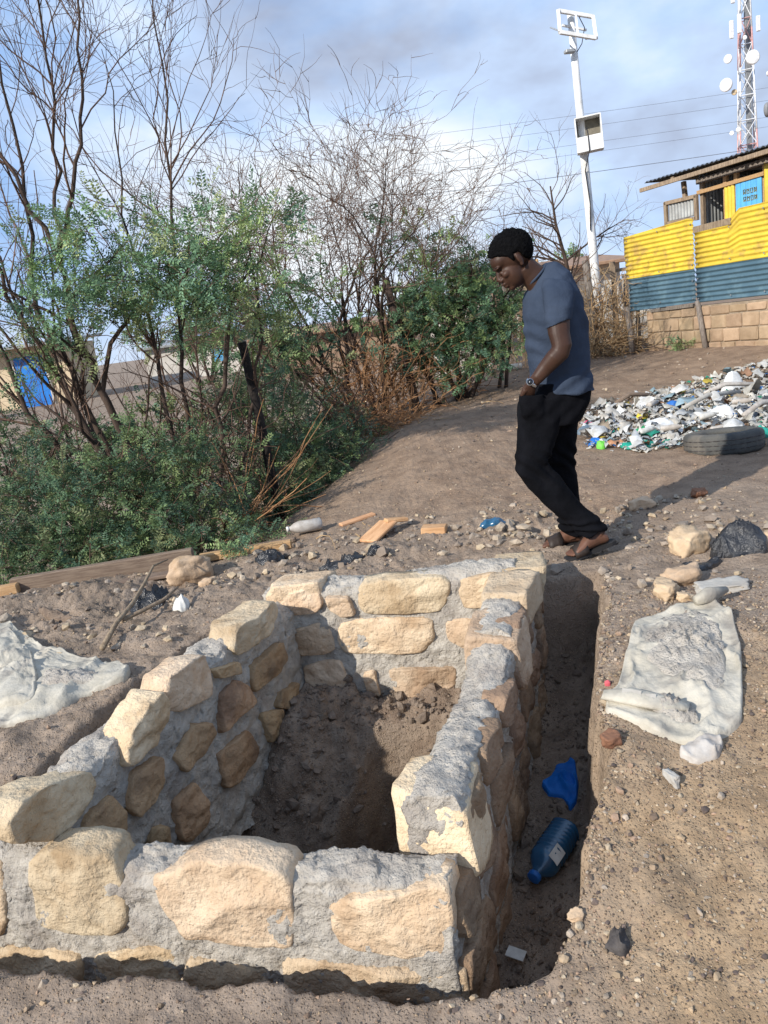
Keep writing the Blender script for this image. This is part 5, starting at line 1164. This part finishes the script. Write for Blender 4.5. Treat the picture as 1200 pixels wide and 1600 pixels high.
# --- dark shrub on the slope
b = Bush()
for k in range(16): b.branch((-.95 + .03 * k, 7.3 + .06 * k, -.35), (TR.normal(0, .6), -.2, 1.0), 1.0, .012, 7)
for c, rad, n in (((-.82, 7.1, .18), (.35, .3, .32), 40), ((-.45, 7.5, .10), (.32, .3, .22), 32), ((-.98, 7.6, .62), (.26, .3, .38), 30), ((-.6, 8.2, .42), (.30, .3, .22), 22), ((-.95, 6.75, -.10), (.4, .25, .2), 34), ((-.40, 8.3, .2), (.25, .3, .2), 16)): b.spray(c, rad, int(n * 1.6), PROTO, 1.1, 11, .36, -.05)
b.build('slope_shrub', 'dark green shrub on the slope between charred post and bare ground', 'shrub', (-.7, 7.4, -.3), group=BG)
# --- thicket filling the hollow behind
b = Bush()
for k in range(26): P, R = b.branch((TR.uniform(-4.6, -.9), TR.uniform(8.2, 9.6), -.4), (TR.normal(0, .4), 0, 1), TR.uniform(1.2, 2.4), .022, 8, .13, .02, .3, 5); b.ramify(P, R, 0, (6, 3), (.7, .4), .16, .03, .7, .2)
for c, rad, n in (((-1.0, 9.4, 1.15), (.5, .3, .35), 36), ((-4.2, 8.6, .3), (.7, .4, .6), 60), ((-3.3, 8.8, .15), (.7, .4, .5), 60), ((-2.4, 8.8, .2), (.7, .4, .5), 60), ((-1.6, 8.8, .35), (.6, .4, .55), 55), ((-1.2, 9.2, .9), (.35, .4, .35), 22)): b.spray(c, rad, n, PROTO_FAR, 1.05, 11, .42, .0)
b.build('thicket', 'shadowy green thicket filling the hollow behind the tall thorn tree', 'bush', (-2.5, 8.8, -.4), group=BG)
# --- leafless bush in the middle
b = Bush(.0036)
for k in range(15):
    a = TR.uniform(-1.15, .75); P, R = b.branch((.05 + .28 * a + TR.normal(0, .05), 10.5 + TR.normal(0, .25), .0), (a * .75 + TR.normal(0, .12), TR.normal(0, .25), 1.0), TR.uniform(1.5, 2.3), TR.uniform(.022, .040), 12, .10, .05, .45, 7)
    for j in range(2):
        d = unit(P[-1] - P[-3]); Q, S = b.branch(P[-1 - 2 * j], d + TR.normal(0, .3, 3) + np.array((a * .35, 0, .1)), TR.uniform(1.2, 1.9), R[-1] * .8, 12, .13, .035, .25, 5); b.ramify(Q, S, 0, (8, 4.5, 1.2), (1.2, .65, .3), .19, .01, .75, .05)
    b.ramify(P, R, 0, (4, 3, .8), (1.0, .5, .3), .16, .03, .75, .3)
for k in range(5):
    a = (-1.0, -.75, .8, 1.0, .5)[k]; P, R = b.branch((.05 + .2 * a, 10.4, .3), (a * 1.3, -.1, .8), 2.1, .026, 12, .10, .07, .35, 6); b.ramify(P, R, 0, (14, 5, 1.0), (.9, .5, .25), .17, .04, .7, .3)
for c, rad, n in (((-.35, 10.2, 1.85), (.5, .3, .2), 12), ((.75, 10.5, 2.35), (.4, .3, .25), 9), ((-.9, 9.6, 1.0), (.3, .25, .2), 10), ((-.15, 9.9, 1.15), (.4, .3, .4), 14)): b.spray(c, rad, n, PROTO_FAR, 1.1, 8, .4, .5)
b.build('leafless_bush', 'wide leafless thorn bush in the middle with tangled reddish twigs', 'bush', (.05, 10.5, .05), mt='pale_twig', group=BG, thick=.0105)
# --- dense green bush left of the person
b = Bush()
for k in range(16): P, R = b.branch((1.25 + TR.normal(0, .25), 10.4 + TR.normal(0, .2), .15), (TR.normal(0, .35), -.1, 1), 1.9, .03, 9, .12, .02, .3, 5); b.ramify(P, R, 0, (4, 2), (.7, .4), .15, .03, .6, .3)
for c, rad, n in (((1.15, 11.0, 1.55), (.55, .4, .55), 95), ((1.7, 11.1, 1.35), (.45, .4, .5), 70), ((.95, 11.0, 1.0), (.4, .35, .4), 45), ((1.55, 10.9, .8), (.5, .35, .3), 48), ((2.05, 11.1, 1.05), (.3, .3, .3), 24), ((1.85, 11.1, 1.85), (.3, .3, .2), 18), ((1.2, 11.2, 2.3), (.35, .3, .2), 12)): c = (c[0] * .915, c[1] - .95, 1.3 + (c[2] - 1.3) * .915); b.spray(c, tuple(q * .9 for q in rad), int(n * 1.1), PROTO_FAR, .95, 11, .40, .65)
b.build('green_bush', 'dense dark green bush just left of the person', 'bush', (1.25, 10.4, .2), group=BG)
# --- small bare tree behind the person
b = Bush(.003)
P = np.array([(3.75, 13.3, .3), (3.68, 13.3, 1.2), (3.58, 13.3, 1.9), (3.46, 13.3, 2.5), (3.42, 13.3, 3.1)]); b.stem(P, [.045, .04, .033, .024, .012], 7); t = np.linspace(0, 4, 17); Q = np.stack([np.interp(t, range(5), P[:, k]) for k in range(3)], 1); b.ramify(Q, np.interp(t, range(5), [.045, .04, .033, .024, .012]), 0, (16, 5, 1), (1.0, .5, .3), .15, .03, .8, .35)
for s_ in (-1, 1): Pq, Rq = b.branch(Q[8], (s_ * .9, 0, .7), 1.2, .02, 9, .12, .03); b.ramify(Pq, Rq, 0, (10, 4, 1), (.7, .4, .25), .16, .03, .7, .2)
b.build('bare_tree', 'small bare tree in front of the lamp pole', 'tree', (3.75, 13.3, .3), mt='pale_twig', thick=.0105)
# --- far trees on the horizon line to the left and middle
for k, (x, y, h, lab) in enumerate(((-5.2, 26, 2.3, 'far grey green tree beyond the left bush'), (2.6, 30, 2.2, 'far olive tree behind the mud walled house'), (7.2, 27, 2.4, 'far olive tree beside the rusty roofed house'), (-16.5, 24, 2.6, 'far green tree at the left picture edge'))):
    b = Bush(); g = .15
    for j in range(6): b.branch((x + TR.normal(0, .15), y, g), (TR.normal(0, .4), TR.normal(0, .3), 1), h * .7, .06, 7, .1)
    for j in range(9): b.spray((x + TR.normal(0, h * .32), y + TR.normal(0, .4), g + h * TR.uniform(.45, .95)), (h * .28, h * .25, h * .16), 20, PROTO_FAR, 2.2, 8, .5, .5, False)
    b.build('far_tree', lab, 'tree', (x, y, g), group='far trees')

# ------------------------------------------------------------------ dry stems and brush: nobody could count them
def tangle(name, label, spots, m, n, L, rad, seed, trop=-.03, wig=.28):
    r = np.random.default_rng(seed); V = []; F = []; nv = 0
    for _ in range(n):
        (c, ext, di) = spots[r.integers(len(spots))]; p = np.array(c) + r.uniform(-1, 1, 3) * np.array(ext); p[2] = max(p[2], float(base_z(p[0], p[1])) + .01); d = unit(np.array(di) + r.normal(0, .6, 3)); P = [p]; l = L * r.uniform(.4, 1.3); k = r.normal(0, .08, 3)
        for i in range(7): d = unit(d + r.normal(0, wig, 3) + k + np.array((0, 0, trop))); P.append(P[-1] + d * l / 7)
        v, f = tube(P, rad * r.uniform(.6, 1.3) * np.linspace(1, .5, 8), 3, False); V.append(v); F.append(np.array(f) + nv); nv += len(v)
    return tag(mk(name, np.concatenate(V), np.concatenate(F), m), label, 'dry brush', kind='stuff')
tangle('dry_brush', 'tangled orange dry stems under the leafless bush', [((.35, 9.9, .5), (.55, .3, .35), (.2, -.3, .6)), ((.9, 10.4, .45), (.6, .3, .3), (.3, -.2, .5)), ((-.1, 9.6, .4), (.4, .3, .35), (-.2, -.3, .6)), ((.1, 8.9, .2), (.4, .5, .1), (.8, -.4, .1))], 'dry_stem', 620, .75, .0062, 301)
tangle('dry_brush', 'pale dry brush fence between the person and the shed', [((4.0, 12.5, .75), (.35, .3, .45), (.0, 0, .9)), ((3.3, 12.9, .8), (.6, .3, .45), (.1, 0, .9)), ((2.3, 12.6, .75), (.6, .3, .45), (.1, 0, 1)), ((3.9, 12.3, .45), (.4, .3, .12), (.6, -.3, .15))], 'straw_stem', 760, .85, .0070, 302)
tangle('dry_brush', 'dark dry twigs piled inside the left bushes', [((-1.35, 6.6, .2), (.5, .4, .5), (.1, -.1, .8)), ((-2.2, 6.3, .0), (.7, .3, .4), (.1, -.1, .8)), ((-.6, 8.0, .3), (.5, .6, .4), (.2, -.1, .7))], 'twig', 520, .8, .0055, 303)
tangle('dry_creeper', 'arching orange creeper stems in front of the charred post', [((-1.25, 5.75, -.15), (.14, .1, .1), (.62, .25, .55)), ((-1.1, 5.8, -.1), (.10, .1, .08), (.8, .3, .40))], 'dry_stem', 46, 1.25, .0062, 304, -.035, .09)
tangle('dry_creeper', 'thin pale root stems lying on the bare slope', [((-.25, 5.0, .02), (.35, .25, .01), (.8, -.2, .05)), ((.85, 5.3, .03), (.1, .4, .01), (-.2, .9, .08)), ((.8, 8.5, .15), (.5, .6, .01), (.8, -.3, .05))], 'straw_stem', 14, .55, .0042, 305, -.05, .16)
wd = Bush(); wd.spray((4.62, 11.3, .44), (.16, .08, .04), 12, PROTO_FAR, .7, 7, .14, .6); wd.build('weed', 'small green weed growing at the foot of the block base', 'weed', (4.62, 11.3, .36))
wd = Bush(); wd.spray((-.93, 4.72, .05), (.10, .06, .03), 8, PROTO, .7, 7, .10, .8); wd.build('weed', 'little bright green sprig beside the reddish timber', 'weed', (-.93, 4.72, .0))

# ------------------------------------------------------------------ the person
def loft(st, n=24, cap=True, sup=2.3):
    """st: (x, y, z, a, b[, tilt]) rings; a = half size in the x-z plane, b = half size along y; ring planes follow the spine unless tilt (dx, dz of the a-axis) is given"""
    C = np.array([s[:3] for s in st], float); T = np.gradient(C, axis=0); V = []; ang = np.arange(n) * 2 * math.pi / n
    ca, sa = np.cos(ang), np.sin(ang); k = (np.abs(ca) ** sup + np.abs(sa) ** sup) ** (-1 / sup)
    for i, s in enumerate(st):
        if len(s) > 5 and s[5] is not None: e = unit((s[5][0], 0, s[5][1]))
        else: t = unit(T[i]); e = unit((t[2], 0, -t[0])); e = e if e[0] >= 0 else -e
        yv = np.array((0, 1.0, 0)); V.append(C[i] + (ca * k * s[3])[:, None] * e + (sa * k * s[4])[:, None] * yv)
    V = np.concatenate(V); F = []
    for i in range(len(st) - 1):
        for j in range(n): F.append((i*n+j, i*n+(j+1) % n, (i+1)*n+(j+1) % n, (i+1)*n+j))
    if cap: F.append(tuple(range(n))[::-1]); F.append(tuple((len(st)-1)*n + j for j in range(n)))
    return V, F
def ell(c, r, R=None, n=8):
    V, F = cube_sphere(n); D = V / np.linalg.norm(V, axis=1)[:, None] * np.array(r)
    if R is not None: D = D @ np.asarray(R).T
    return D + np.array(c), F
def fuse(name, parts, voxel, m, parent, smooth=3, disp=None, factor=.5):
    """weld overlapping solids into one continuous skin"""
    V = []; F = []; nv = 0
    for v, f in parts: V.append(v); F += [tuple(int(q) + nv for q in g) for g in f]; nv += len(v)
    me = bpy.data.meshes.new('tmp'); me.from_pydata([tuple(v) for v in np.concatenate(V)], [], F)
    bm_ = bmesh.new(); bm_.from_mesh(me); bmesh.ops.recalc_face_normals(bm_, faces=bm_.faces); bm_.to_mesh(me); bm_.free()
    t = bpy.data.objects.new('tmp', me); COL.objects.link(t); md = t.modifiers.new('r', 'REMESH'); md.mode = 'VOXEL'; md.voxel_size = voxel
    s_ = t.modifiers.new('s', 'SMOOTH'); s_.iterations = smooth; s_.factor = factor
    ev = t.evaluated_get(bpy.context.evaluated_depsgraph_get()); m2 = ev.to_mesh(); co = np.empty(len(m2.vertices) * 3, np.float32); m2.vertices.foreach_get('co', co); co = co.reshape(-1, 3).astype(float)
    no = np.empty(len(m2.vertices) * 3, np.float32); m2.vertices.foreach_get('normal', no); no = no.reshape(-1, 3)
    fc = [tuple(p.vertices) for p in m2.polygons]; ev.to_mesh_clear(); bpy.data.objects.remove(t); bpy.data.meshes.remove(me)
    if disp is not None: co = co + no * disp(co)[:, None]
    return mk(name, co, fc, m, parent)
man = thing('person', 'person in blue T-shirt and black trousers walking head bowed, hand in pocket', 'person', (1.0, 3.86, 0.0))
HO = np.array((.800, 3.885, 1.508)); HF = np.array((-.8387, 0, -.5446)); HU = np.array((-.5446, 0, .8387)); HS = np.array((0, -1.0, 0))
HR = np.stack([HF, HS, HU], 1)                    # head axes: forward, towards camera, up
hp_ = lambda f, s, u: HO + HR @ np.array((f, s, u))
def hell(c, r, n=8, R=None): return ell(hp_(*c), r, HR if R is None else HR @ R, n)
head = [hell((-.008, 0, .043), (.100, .073, .086), 14), hell((.045, 0, -.030), (.058, .060, .078), 10), hell((.052, 0, .050), (.052, .060, .048), 8), hell((.045, 0, -.066), (.055, .049, .030), 8), hell((.080, 0, -.084), (.023, .027, .017), 6),
        hell((.106, 0, -.048), (.014, .024, .0085), 6), hell((.102, 0, -.064), (.0145, .022, .0095), 6), hell((.092, .026, .033), (.015, .028, .008), 5), hell((.092, -.026, .033), (.015, .028, .008), 5),
        hell((.074, .042, -.014), (.024, .017, .018), 5), hell((.074, -.042, -.014), (.024, .017, .018), 5), hell((.088, .028, .003), (.013, .015, .011), 5), hell((.088, -.028, .003), (.013, .015, .011), 5),
        hell((.106, .015, -.026), (.014, .011, .010), 5), hell((.106, -.015, -.026), (.014, .011, .010), 5), hell((.085, 0, -.045), (.024, .034, .030), 6)]
head.append(tube([hp_(.090, 0, .032), hp_(.100, 0, .010), hp_(.114, 0, -.018), hp_(.110, 0, -.028)], [.009, .011, .0145, .011], 10))
for s in (1, -1): head.append(hell((-.010, .075 * s, .004), (.016, .007, .027), 6, rotz(.35 * s))); head.append(hell((-.004, .074 * s, -.022), (.010, .007, .012), 5))
neck = loft([(.835, 3.885, 1.475, .062, .054), (.868, 3.888, 1.445, .058, .054), (.905, 3.892, 1.405, .066, .062), (.945, 3.9, 1.345, .085, .11), (.955, 3.9, 1.25, .09, .13)])
def arm(sgn, y):  # sgn -1 near the camera
    o = 0.0 if sgn < 0 else .085
    return [loft([(a + o * min(1, max(0, (1.33 - c) / .15)), *q) for (a, c, q) in [(t[0], t[2], t[1:]) for t in [(.957, y[0] , 1.375, .050, .055), (.950, y[1], 1.32, .056, .056), (.937, y[2], 1.22, .055, .052), (.932, y[3], 1.15, .050, .047), (.937, y[4], 1.095, .047, .043), (.925, y[4], 1.06, .045, .043), (.893, y[4], 1.035, .042, .041), (.852, y[5], .993, .036, .036), (.812, y[5] - .005 * sgn, .952, .029, .029), (.787, y[6], .926, .0265, .024)]]], 18)]
NY = (3.775, 3.735, 3.70, 3.68, 3.665, 3.685, 3.715); FY = (4.01, 4.045, 4.08, 4.10, 4.115, 4.09, 4.05)
def hand(y, sgn):
    """palm and five fingers sliding into the front pocket"""
    ox = 0.0 if sgn < 0 else .085; iw = -sgn * 1.0; out = [loft([(.790 + ox, y, .930, .026, .023), (.777 + ox, y + .014 * iw, .902, .033, .019), (.770 + ox, y + .034 * iw, .870, .037, .017), (.770 + ox, y + .050 * iw, .838, .035, .014)], 16)]
    for k, (o, l) in enumerate(((-.026, .070), (-.008, .080), (.010, .076), (.027, .060))):
        p0 = np.array((.770 + ox + o * .85, y + .050 * iw, .838 + o * .25)); d1 = unit((.02, .22 * iw, -1)); d2 = unit((.12, .30 * iw, -1)); d3 = unit((.30, .25 * iw, -1)); a = p0 + d1 * l * .45; bq = a + d2 * l * .3; c = bq + d3 * l * .25
        out.append(tube([p0 - d1 * .01, a, bq, c], [.0095, .0088, .008, .0065], 8))
    p0 = np.array((.760 + ox, y + .010 * iw, .902)); out.append(tube([p0, p0 + np.array((-.014, .012 * iw, -.022)), p0 + np.array((-.016, .026 * iw, -.048)), p0 + np.array((-.010, .038 * iw, -.068))], [.014, .012, .0105, .008], 8)); return out
def foot(x0, y, z0, pitch, flip):
    """bare foot, toes towards -x, heel at x0 + .245"""
    R = roty(pitch); L = lambda a, b, c: np.array((x0, y, z0)) + R @ np.array((a, b * flip, c))
    out = []; st = [(.232, 0, .030, .020, .024), (.215, 0, .040, .036, .031), (.18, 0, .050, .044, .033), (.14, -.002, .045, .040, .036), (.10, -.004, .034, .030, .041), (.065, -.004, .026, .022, .044), (.045, -.003, .021, .017, .042)]
    V = []; n = 16; ang = np.arange(n) * 2 * math.pi / n
    for a, b, c, h, w in st: V.append(np.stack([np.full(n, a), b + np.cos(ang) * w, c + np.sin(ang) * h], 1))
    V = np.concatenate(V); V[:, 2] = np.maximum(V[:, 2], .004); F = [(i*n+j, i*n+(j+1) % n, (i+1)*n+(j+1) % n, (i+1)*n+j) for i in range(len(st)-1) for j in range(n)] + [tuple(range(n)), tuple((len(st)-1)*n+j for j in range(n))]
    V[:, 1] *= flip; out.append((V @ R.T + np.array((x0, y, z0)), F))
    for k, (b, l, rr) in enumerate(((.026, .052, .0125), (.010, .050, .0092), (-.004, .045, .0085), (-.017, .039, .008), (-.029, .031, .0075))): out.append(tube([L(.062, b * .9, .018), L(.045, b, .018), L(.062 - l * .75, b * 1.03, .015), L(.060 - l, b * 1.04, .012)], [rr, rr * 1.02, rr, rr * .72], 8))
    return out, L
nf, NL = foot(.895, 3.745, .016, -math.radians(14), 1); ff, FL_ = foot(.815, 3.985, .014, -math.radians(1), -1)
legs_skin = [loft([(1.075, 3.75, .125, .040, .040), (1.06, 3.752, .15, .036, .036), (1.02, 3.757, .19, .034, .034)], 14), loft([(.995, 3.985, .05, .04, .038), (.985, 3.985, .10, .038, .038), (.975, 3.985, .2, .045, .045)], 14)]
torso_skin = [loft([(.955, 3.9, 1.35, .09, .14), (.965, 3.9, 1.2, .11, .14), (.965, 3.9, 1.0, .11, .135), (.95, 3.9, .85, .12, .14), (.945, 3.9, .75, .12, .14)]), loft([(.88, 3.83, .80, .06, .06), (.80, 3.805, .60, .045, .045), (.785, 3.795, .495, .04, .04), (.855, 3.785, .375, .035, .035), (.97, 3.765, .225, .035, .035), (1.06, 3.752, .14, .035, .035)], 14), loft([(.98, 3.97, .80, .07, .07), (.95, 3.98, .5, .05, .05), (.975, 3.985, .18, .04, .04)], 14)]
body = fuse('body', head + [neck] + arm(-1, NY) + arm(1, FY) + hand(3.716, -1) + hand(4.05, 1) + nf + ff + legs_skin + torso_skin, .0042, 'skin', man, 2)
body.data.materials.append(MATS['sole_skin'])
for pl_ in body.data.polygons:
    if pl_.center.z < .13: pl_.material_index = 1
# hair: close-cropped cap following the skull, sunk under the skin outside the hairline
V, F = cube_sphere(44); D = V / np.linalg.norm(V, axis=1)[:, None]; Lh = D * np.array((.1135, .0845, .1020)) + np.array((-.012, 0, .050))
line = np.interp(Lh[:, 0], [-.12, -.06, -.036, -.028, .004, .010, .022, .034, .055, .085, .12], [-.055, -.045, -.02, .034, .036, .0, .004, .046, .066, .084, .10]) + .006 * fbm(Lh * 60, 2, 3)
kk = sm(-.008, .014, Lh[:, 2] - line); sc_ = .84 + .16 * kk; Lh = np.array((-.012, 0, .050)) + (Lh - np.array((-.012, 0, .050))) * sc_[:, None]; Lh = Lh * (1 + ((.030 * fbm(Lh * 60, 2, 9) + .05 * fbm(Lh * 170, 2, 19)) * kk)[:, None])
mk('hair', HO + Lh @ HR.T, F, 'hair', man)
for s in (1, -1):
    V, F = hell((.0955, .028 * s, .037), (.008, .020, .0035), 5); mk('eyebrow', V, F, 'hair', man)
# T-shirt
def fold(co):
    q = co * np.array((9, 6, 5)); d = .011 * fbm(q, 3, 71)
    near = co[:, 1] < 3.86
    drag = np.sin((co[:, 2] * .8 + co[:, 0] * 1.1) * 62 + 3 * fbm(co * 5, 2, 6)) * .0055 * sm(1.02, 1.10, co[:, 0]) * sm(1.36, 1.25, co[:, 2]) * sm(1.05, 1.15, co[:, 2])
    hem = np.sin((co[:, 2] * 1.0 - co[:, 0] * .55) * 70) * .0045 * sm(1.0, .92, co[:, 2])
    pit = np.sin((co[:, 2] + co[:, 0] * .6) * 80) * .0045 * sm(.92, .86, co[:, 0]) * sm(1.0, 1.08, co[:, 2]) * sm(1.26, 1.18, co[:, 2])
    return d + drag + hem + pit
tors = loft([(.905, 3.892, 1.437, .058, .062, (.66, .75)), (.925, 3.895, 1.424, .088, .095, (.75, .60)), (.950, 3.9, 1.392, .110, .150, (.9, .30)), (.965, 3.9, 1.33, .132, .188, (1, 0)), (.967, 3.9, 1.25, .145, .192, (1, 0)), (.970, 3.9, 1.17, .150, .182, (1, 0)), (.974, 3.9, 1.07, .151, .172, (1, 0)), (.981, 3.9, .95, .147, .172, (1, 0)), (.986, 3.9, .885, .150, .178, (1, 0)), (.988, 3.9, .848, .150, .180, (1, -.06))], 36)
def sleeve(y): return loft([(.975, y[0], 1.385, .072, .07), (.962, y[1], 1.345, .080, .068), (.945, y[2], 1.27, .069, .064), (.932, y[3], 1.212, .063, .060), (.928, y[3], 1.192, .062, .060, (.95, .32))], 24)
shirt = fuse('t_shirt', [tors, sleeve((3.80, 3.755, 3.705, 3.69)), sleeve((3.99, 4.03, 4.085, 4.10))], .0055, 'shirt', man, 3, fold)
V, F = tube([np.array((.885 + .062 * math.cos(a) * .80, 3.892 + .066 * math.sin(a), 1.435 + .062 * math.cos(a) * .72)) for a in np.linspace(0, 2 * math.pi, 33)], .0065, 6, False); mk('collar', V + np.array((.012, 0, -.006)), F, 'shirt', man)
# trousers
def crease(co):
    d = .007 * fbm(co * np.array((10, 8, 6)), 3, 91); z = co[:, 2]
    d = d + .0075 * np.sin(z * 150 + 6 * fbm(co * 9, 2, 4)) * sm(.26, .16, z) * sm(.02, .07, z)
    d = d + .0065 * np.sin((z * 1.0 + co[:, 0] * .9) * 85 + 4 * fbm(co * 6, 2, 8)) * np.exp(-((z - .50) / .08) ** 2); d = d + .003 * np.sin((z - co[:, 0] * .9) * 70) * np.exp(-((z - .76) / .07) ** 2); return d
pel = loft([(.965, 3.9, .91, .135, .155, (1, 0)), (.955, 3.9, .855, .160, .160, (1, -.05)), (.932, 3.9, .80, .172, .160, (1, -.1)), (.908, 3.9, .74, .164, .156, (1, -.06)), (.90, 3.9, .70, .150, .152, (1, 0))], 32, sup=3.0)
nl = loft([(.870, 3.825, .845, .118, .095, (1, 0)), (.852, 3.825, .77, .120, .094, (1, 0)), (.820, 3.815, .68, .104, .090, (1, 0)), (.794, 3.805, .60, .092, .084, (1, 0)), (.775, 3.80, .54, .085, .078, (1, .05)), (.770, 3.795, .495, .079, .074, (.9, .35)), (.800, 3.79, .445, .074, .072, (.80, .60)), (.855, 3.785, .375, .075, .073, (.79, .61)), (.915, 3.775, .295, .068, .068, (.80, .60)), (.97, 3.765, .225, .064, .066, (.85, .52)), (1.02, 3.76, .175, .066, .067, (.93, .35)), (1.036, 3.755, .152, .068, .064, (.97, .22)), (1.042, 3.752, .136, .068, .062, (.97, .22))], 26, sup=2.6)
fl_ = loft([(.985, 3.965, .76, .10, .095, (1, 0)), (.965, 3.97, .68, .100, .094, (1, 0)), (.955, 3.975, .58, .094, .088, (1, 0)), (.948, 3.978, .50, .092, .082, (1, 0)), (.955, 3.98, .43, .080, .078, (1, 0)), (.968, 3.982, .33, .074, .073, (1, 0)), (.978, 3.984, .22, .066, .068, (1, 0)), (.985, 3.985, .13, .060, .062, (1, 0)), (.985, 3.985, .075, .058, .060, (1, -.3))], 26)
pocket = loft([(.790, 3.752, .874, .058, .040, (1, -.12)), (.792, 3.752, .845, .062, .044, (1, 0)), (.795, 3.755, .78, .060, .042, (1, 0)), (.80, 3.77, .70, .03, .02, (1, 0))], 20)
fuse('trousers', [pel, nl, fl_, pocket], .006, 'jeans', man, 3, crease)
V, F = ell((.815, 3.722, .862), (.006, .004, .006), None, 4); mk('rivet', V, F, 'steel', man)
# sandals
def sandal(L, flip, label):
    out = np.array([(-.012, .0), (-.008, .024), (.02, .040), (.06, .046), (.12, .040), (.18, .036), (.235, .033), (.262, .018), (.266, 0), (.262, -.018), (.235, -.033), (.18, -.036), (.12, -.038), (.06, -.047), (.02, -.042), (-.006, -.026)]); nb = len(out)
    V = [L(a, b, -.014) for a, b in out] + [L(a, b, -.006) for a, b in out * 1.0] + [L(a, b, .004) for a, b in out]; F = [(i*nb+j, i*nb+(j+1) % nb, (i+1)*nb+(j+1) % nb, (i+1)*nb+j) for i in range(2) for j in range(nb)] + [tuple(range(nb))[::-1], tuple(2*nb+j for j in range(nb))]
    so = mk('sandal', V, F, 'sandal_sole', man, smooth=False); so['label'] = label
    V = []; m_ = 13
    for a, hh in ((.040, .046), (.065, .054), (.09, .062), (.115, .072)):
        for k in range(m_):
            t = math.pi * k / (m_ - 1); V.append(L(a, .0505 * math.cos(t) * (1 if a < .1 else .97), -.002 + hh * math.sin(t) ** .75))
    F = [(i*m_+j, i*m_+j+1, (i+1)*m_+j+1, (i+1)*m_+j) for i in range(3) for j in range(m_-1)]
    st_ = mk('strap', V, F, 'sandal', man); md = st_.modifiers.new('t', 'SOLIDIFY'); md.thickness = .004; st_.parent = so
sandal(NL, 1, 'dark brown slide sandal on the near foot, heel lifted'); sandal(FL_, -1, 'dark brown slide sandal on the far foot, flat on the ground')
# wrist watch
wc = np.array((.789, 3.714, .929)); wa = unit((.70, 0, .72)); x_, y_, _ = frame(wa); ring = [wc + .0305 * (math.cos(a) * x_ + math.sin(a) * y_) for a in np.linspace(0, 2 * math.pi, 29)]
V = []; n = 28
for t in (-.009, .009):
    for rr in (.0285, .0315): V += [wc + wa * t + rr * (math.cos(a) * x_ * 1.0 + math.sin(a) * y_ * 1.0) for a in np.arange(n) * 2 * math.pi / n]
F = []
for (p, q) in ((0, 1), (1, 3), (3, 2), (2, 0)): F += [(p*n+j, p*n+(j+1) % n, q*n+(j+1) % n, q*n+j) for j in range(n)]
wt_ = mk('wrist_watch', V, F, 'steel', man)
nd = unit(np.array((-.52, -.80, .10)) - wa * (np.array((-.52, -.80, .10)) @ wa)); V, F = lathe([(0, .016), (.002, .018), (.008, .018), (.010, .0155)], wc + nd * .028, wc + nd * .05, 22); w1_ = mk('watch_case', V, F, 'steel', man); w1_.parent = wt_
V, F = lathe([(0, .0145), (.0012, .0145)], wc + nd * .0378, wc + nd * .05, 22); w2_ = mk('watch_face', V, F, 'watch_face', man); w2_.parent = wt_
for o in bpy.data.objects:
    if '_base' in o: del o['_base']
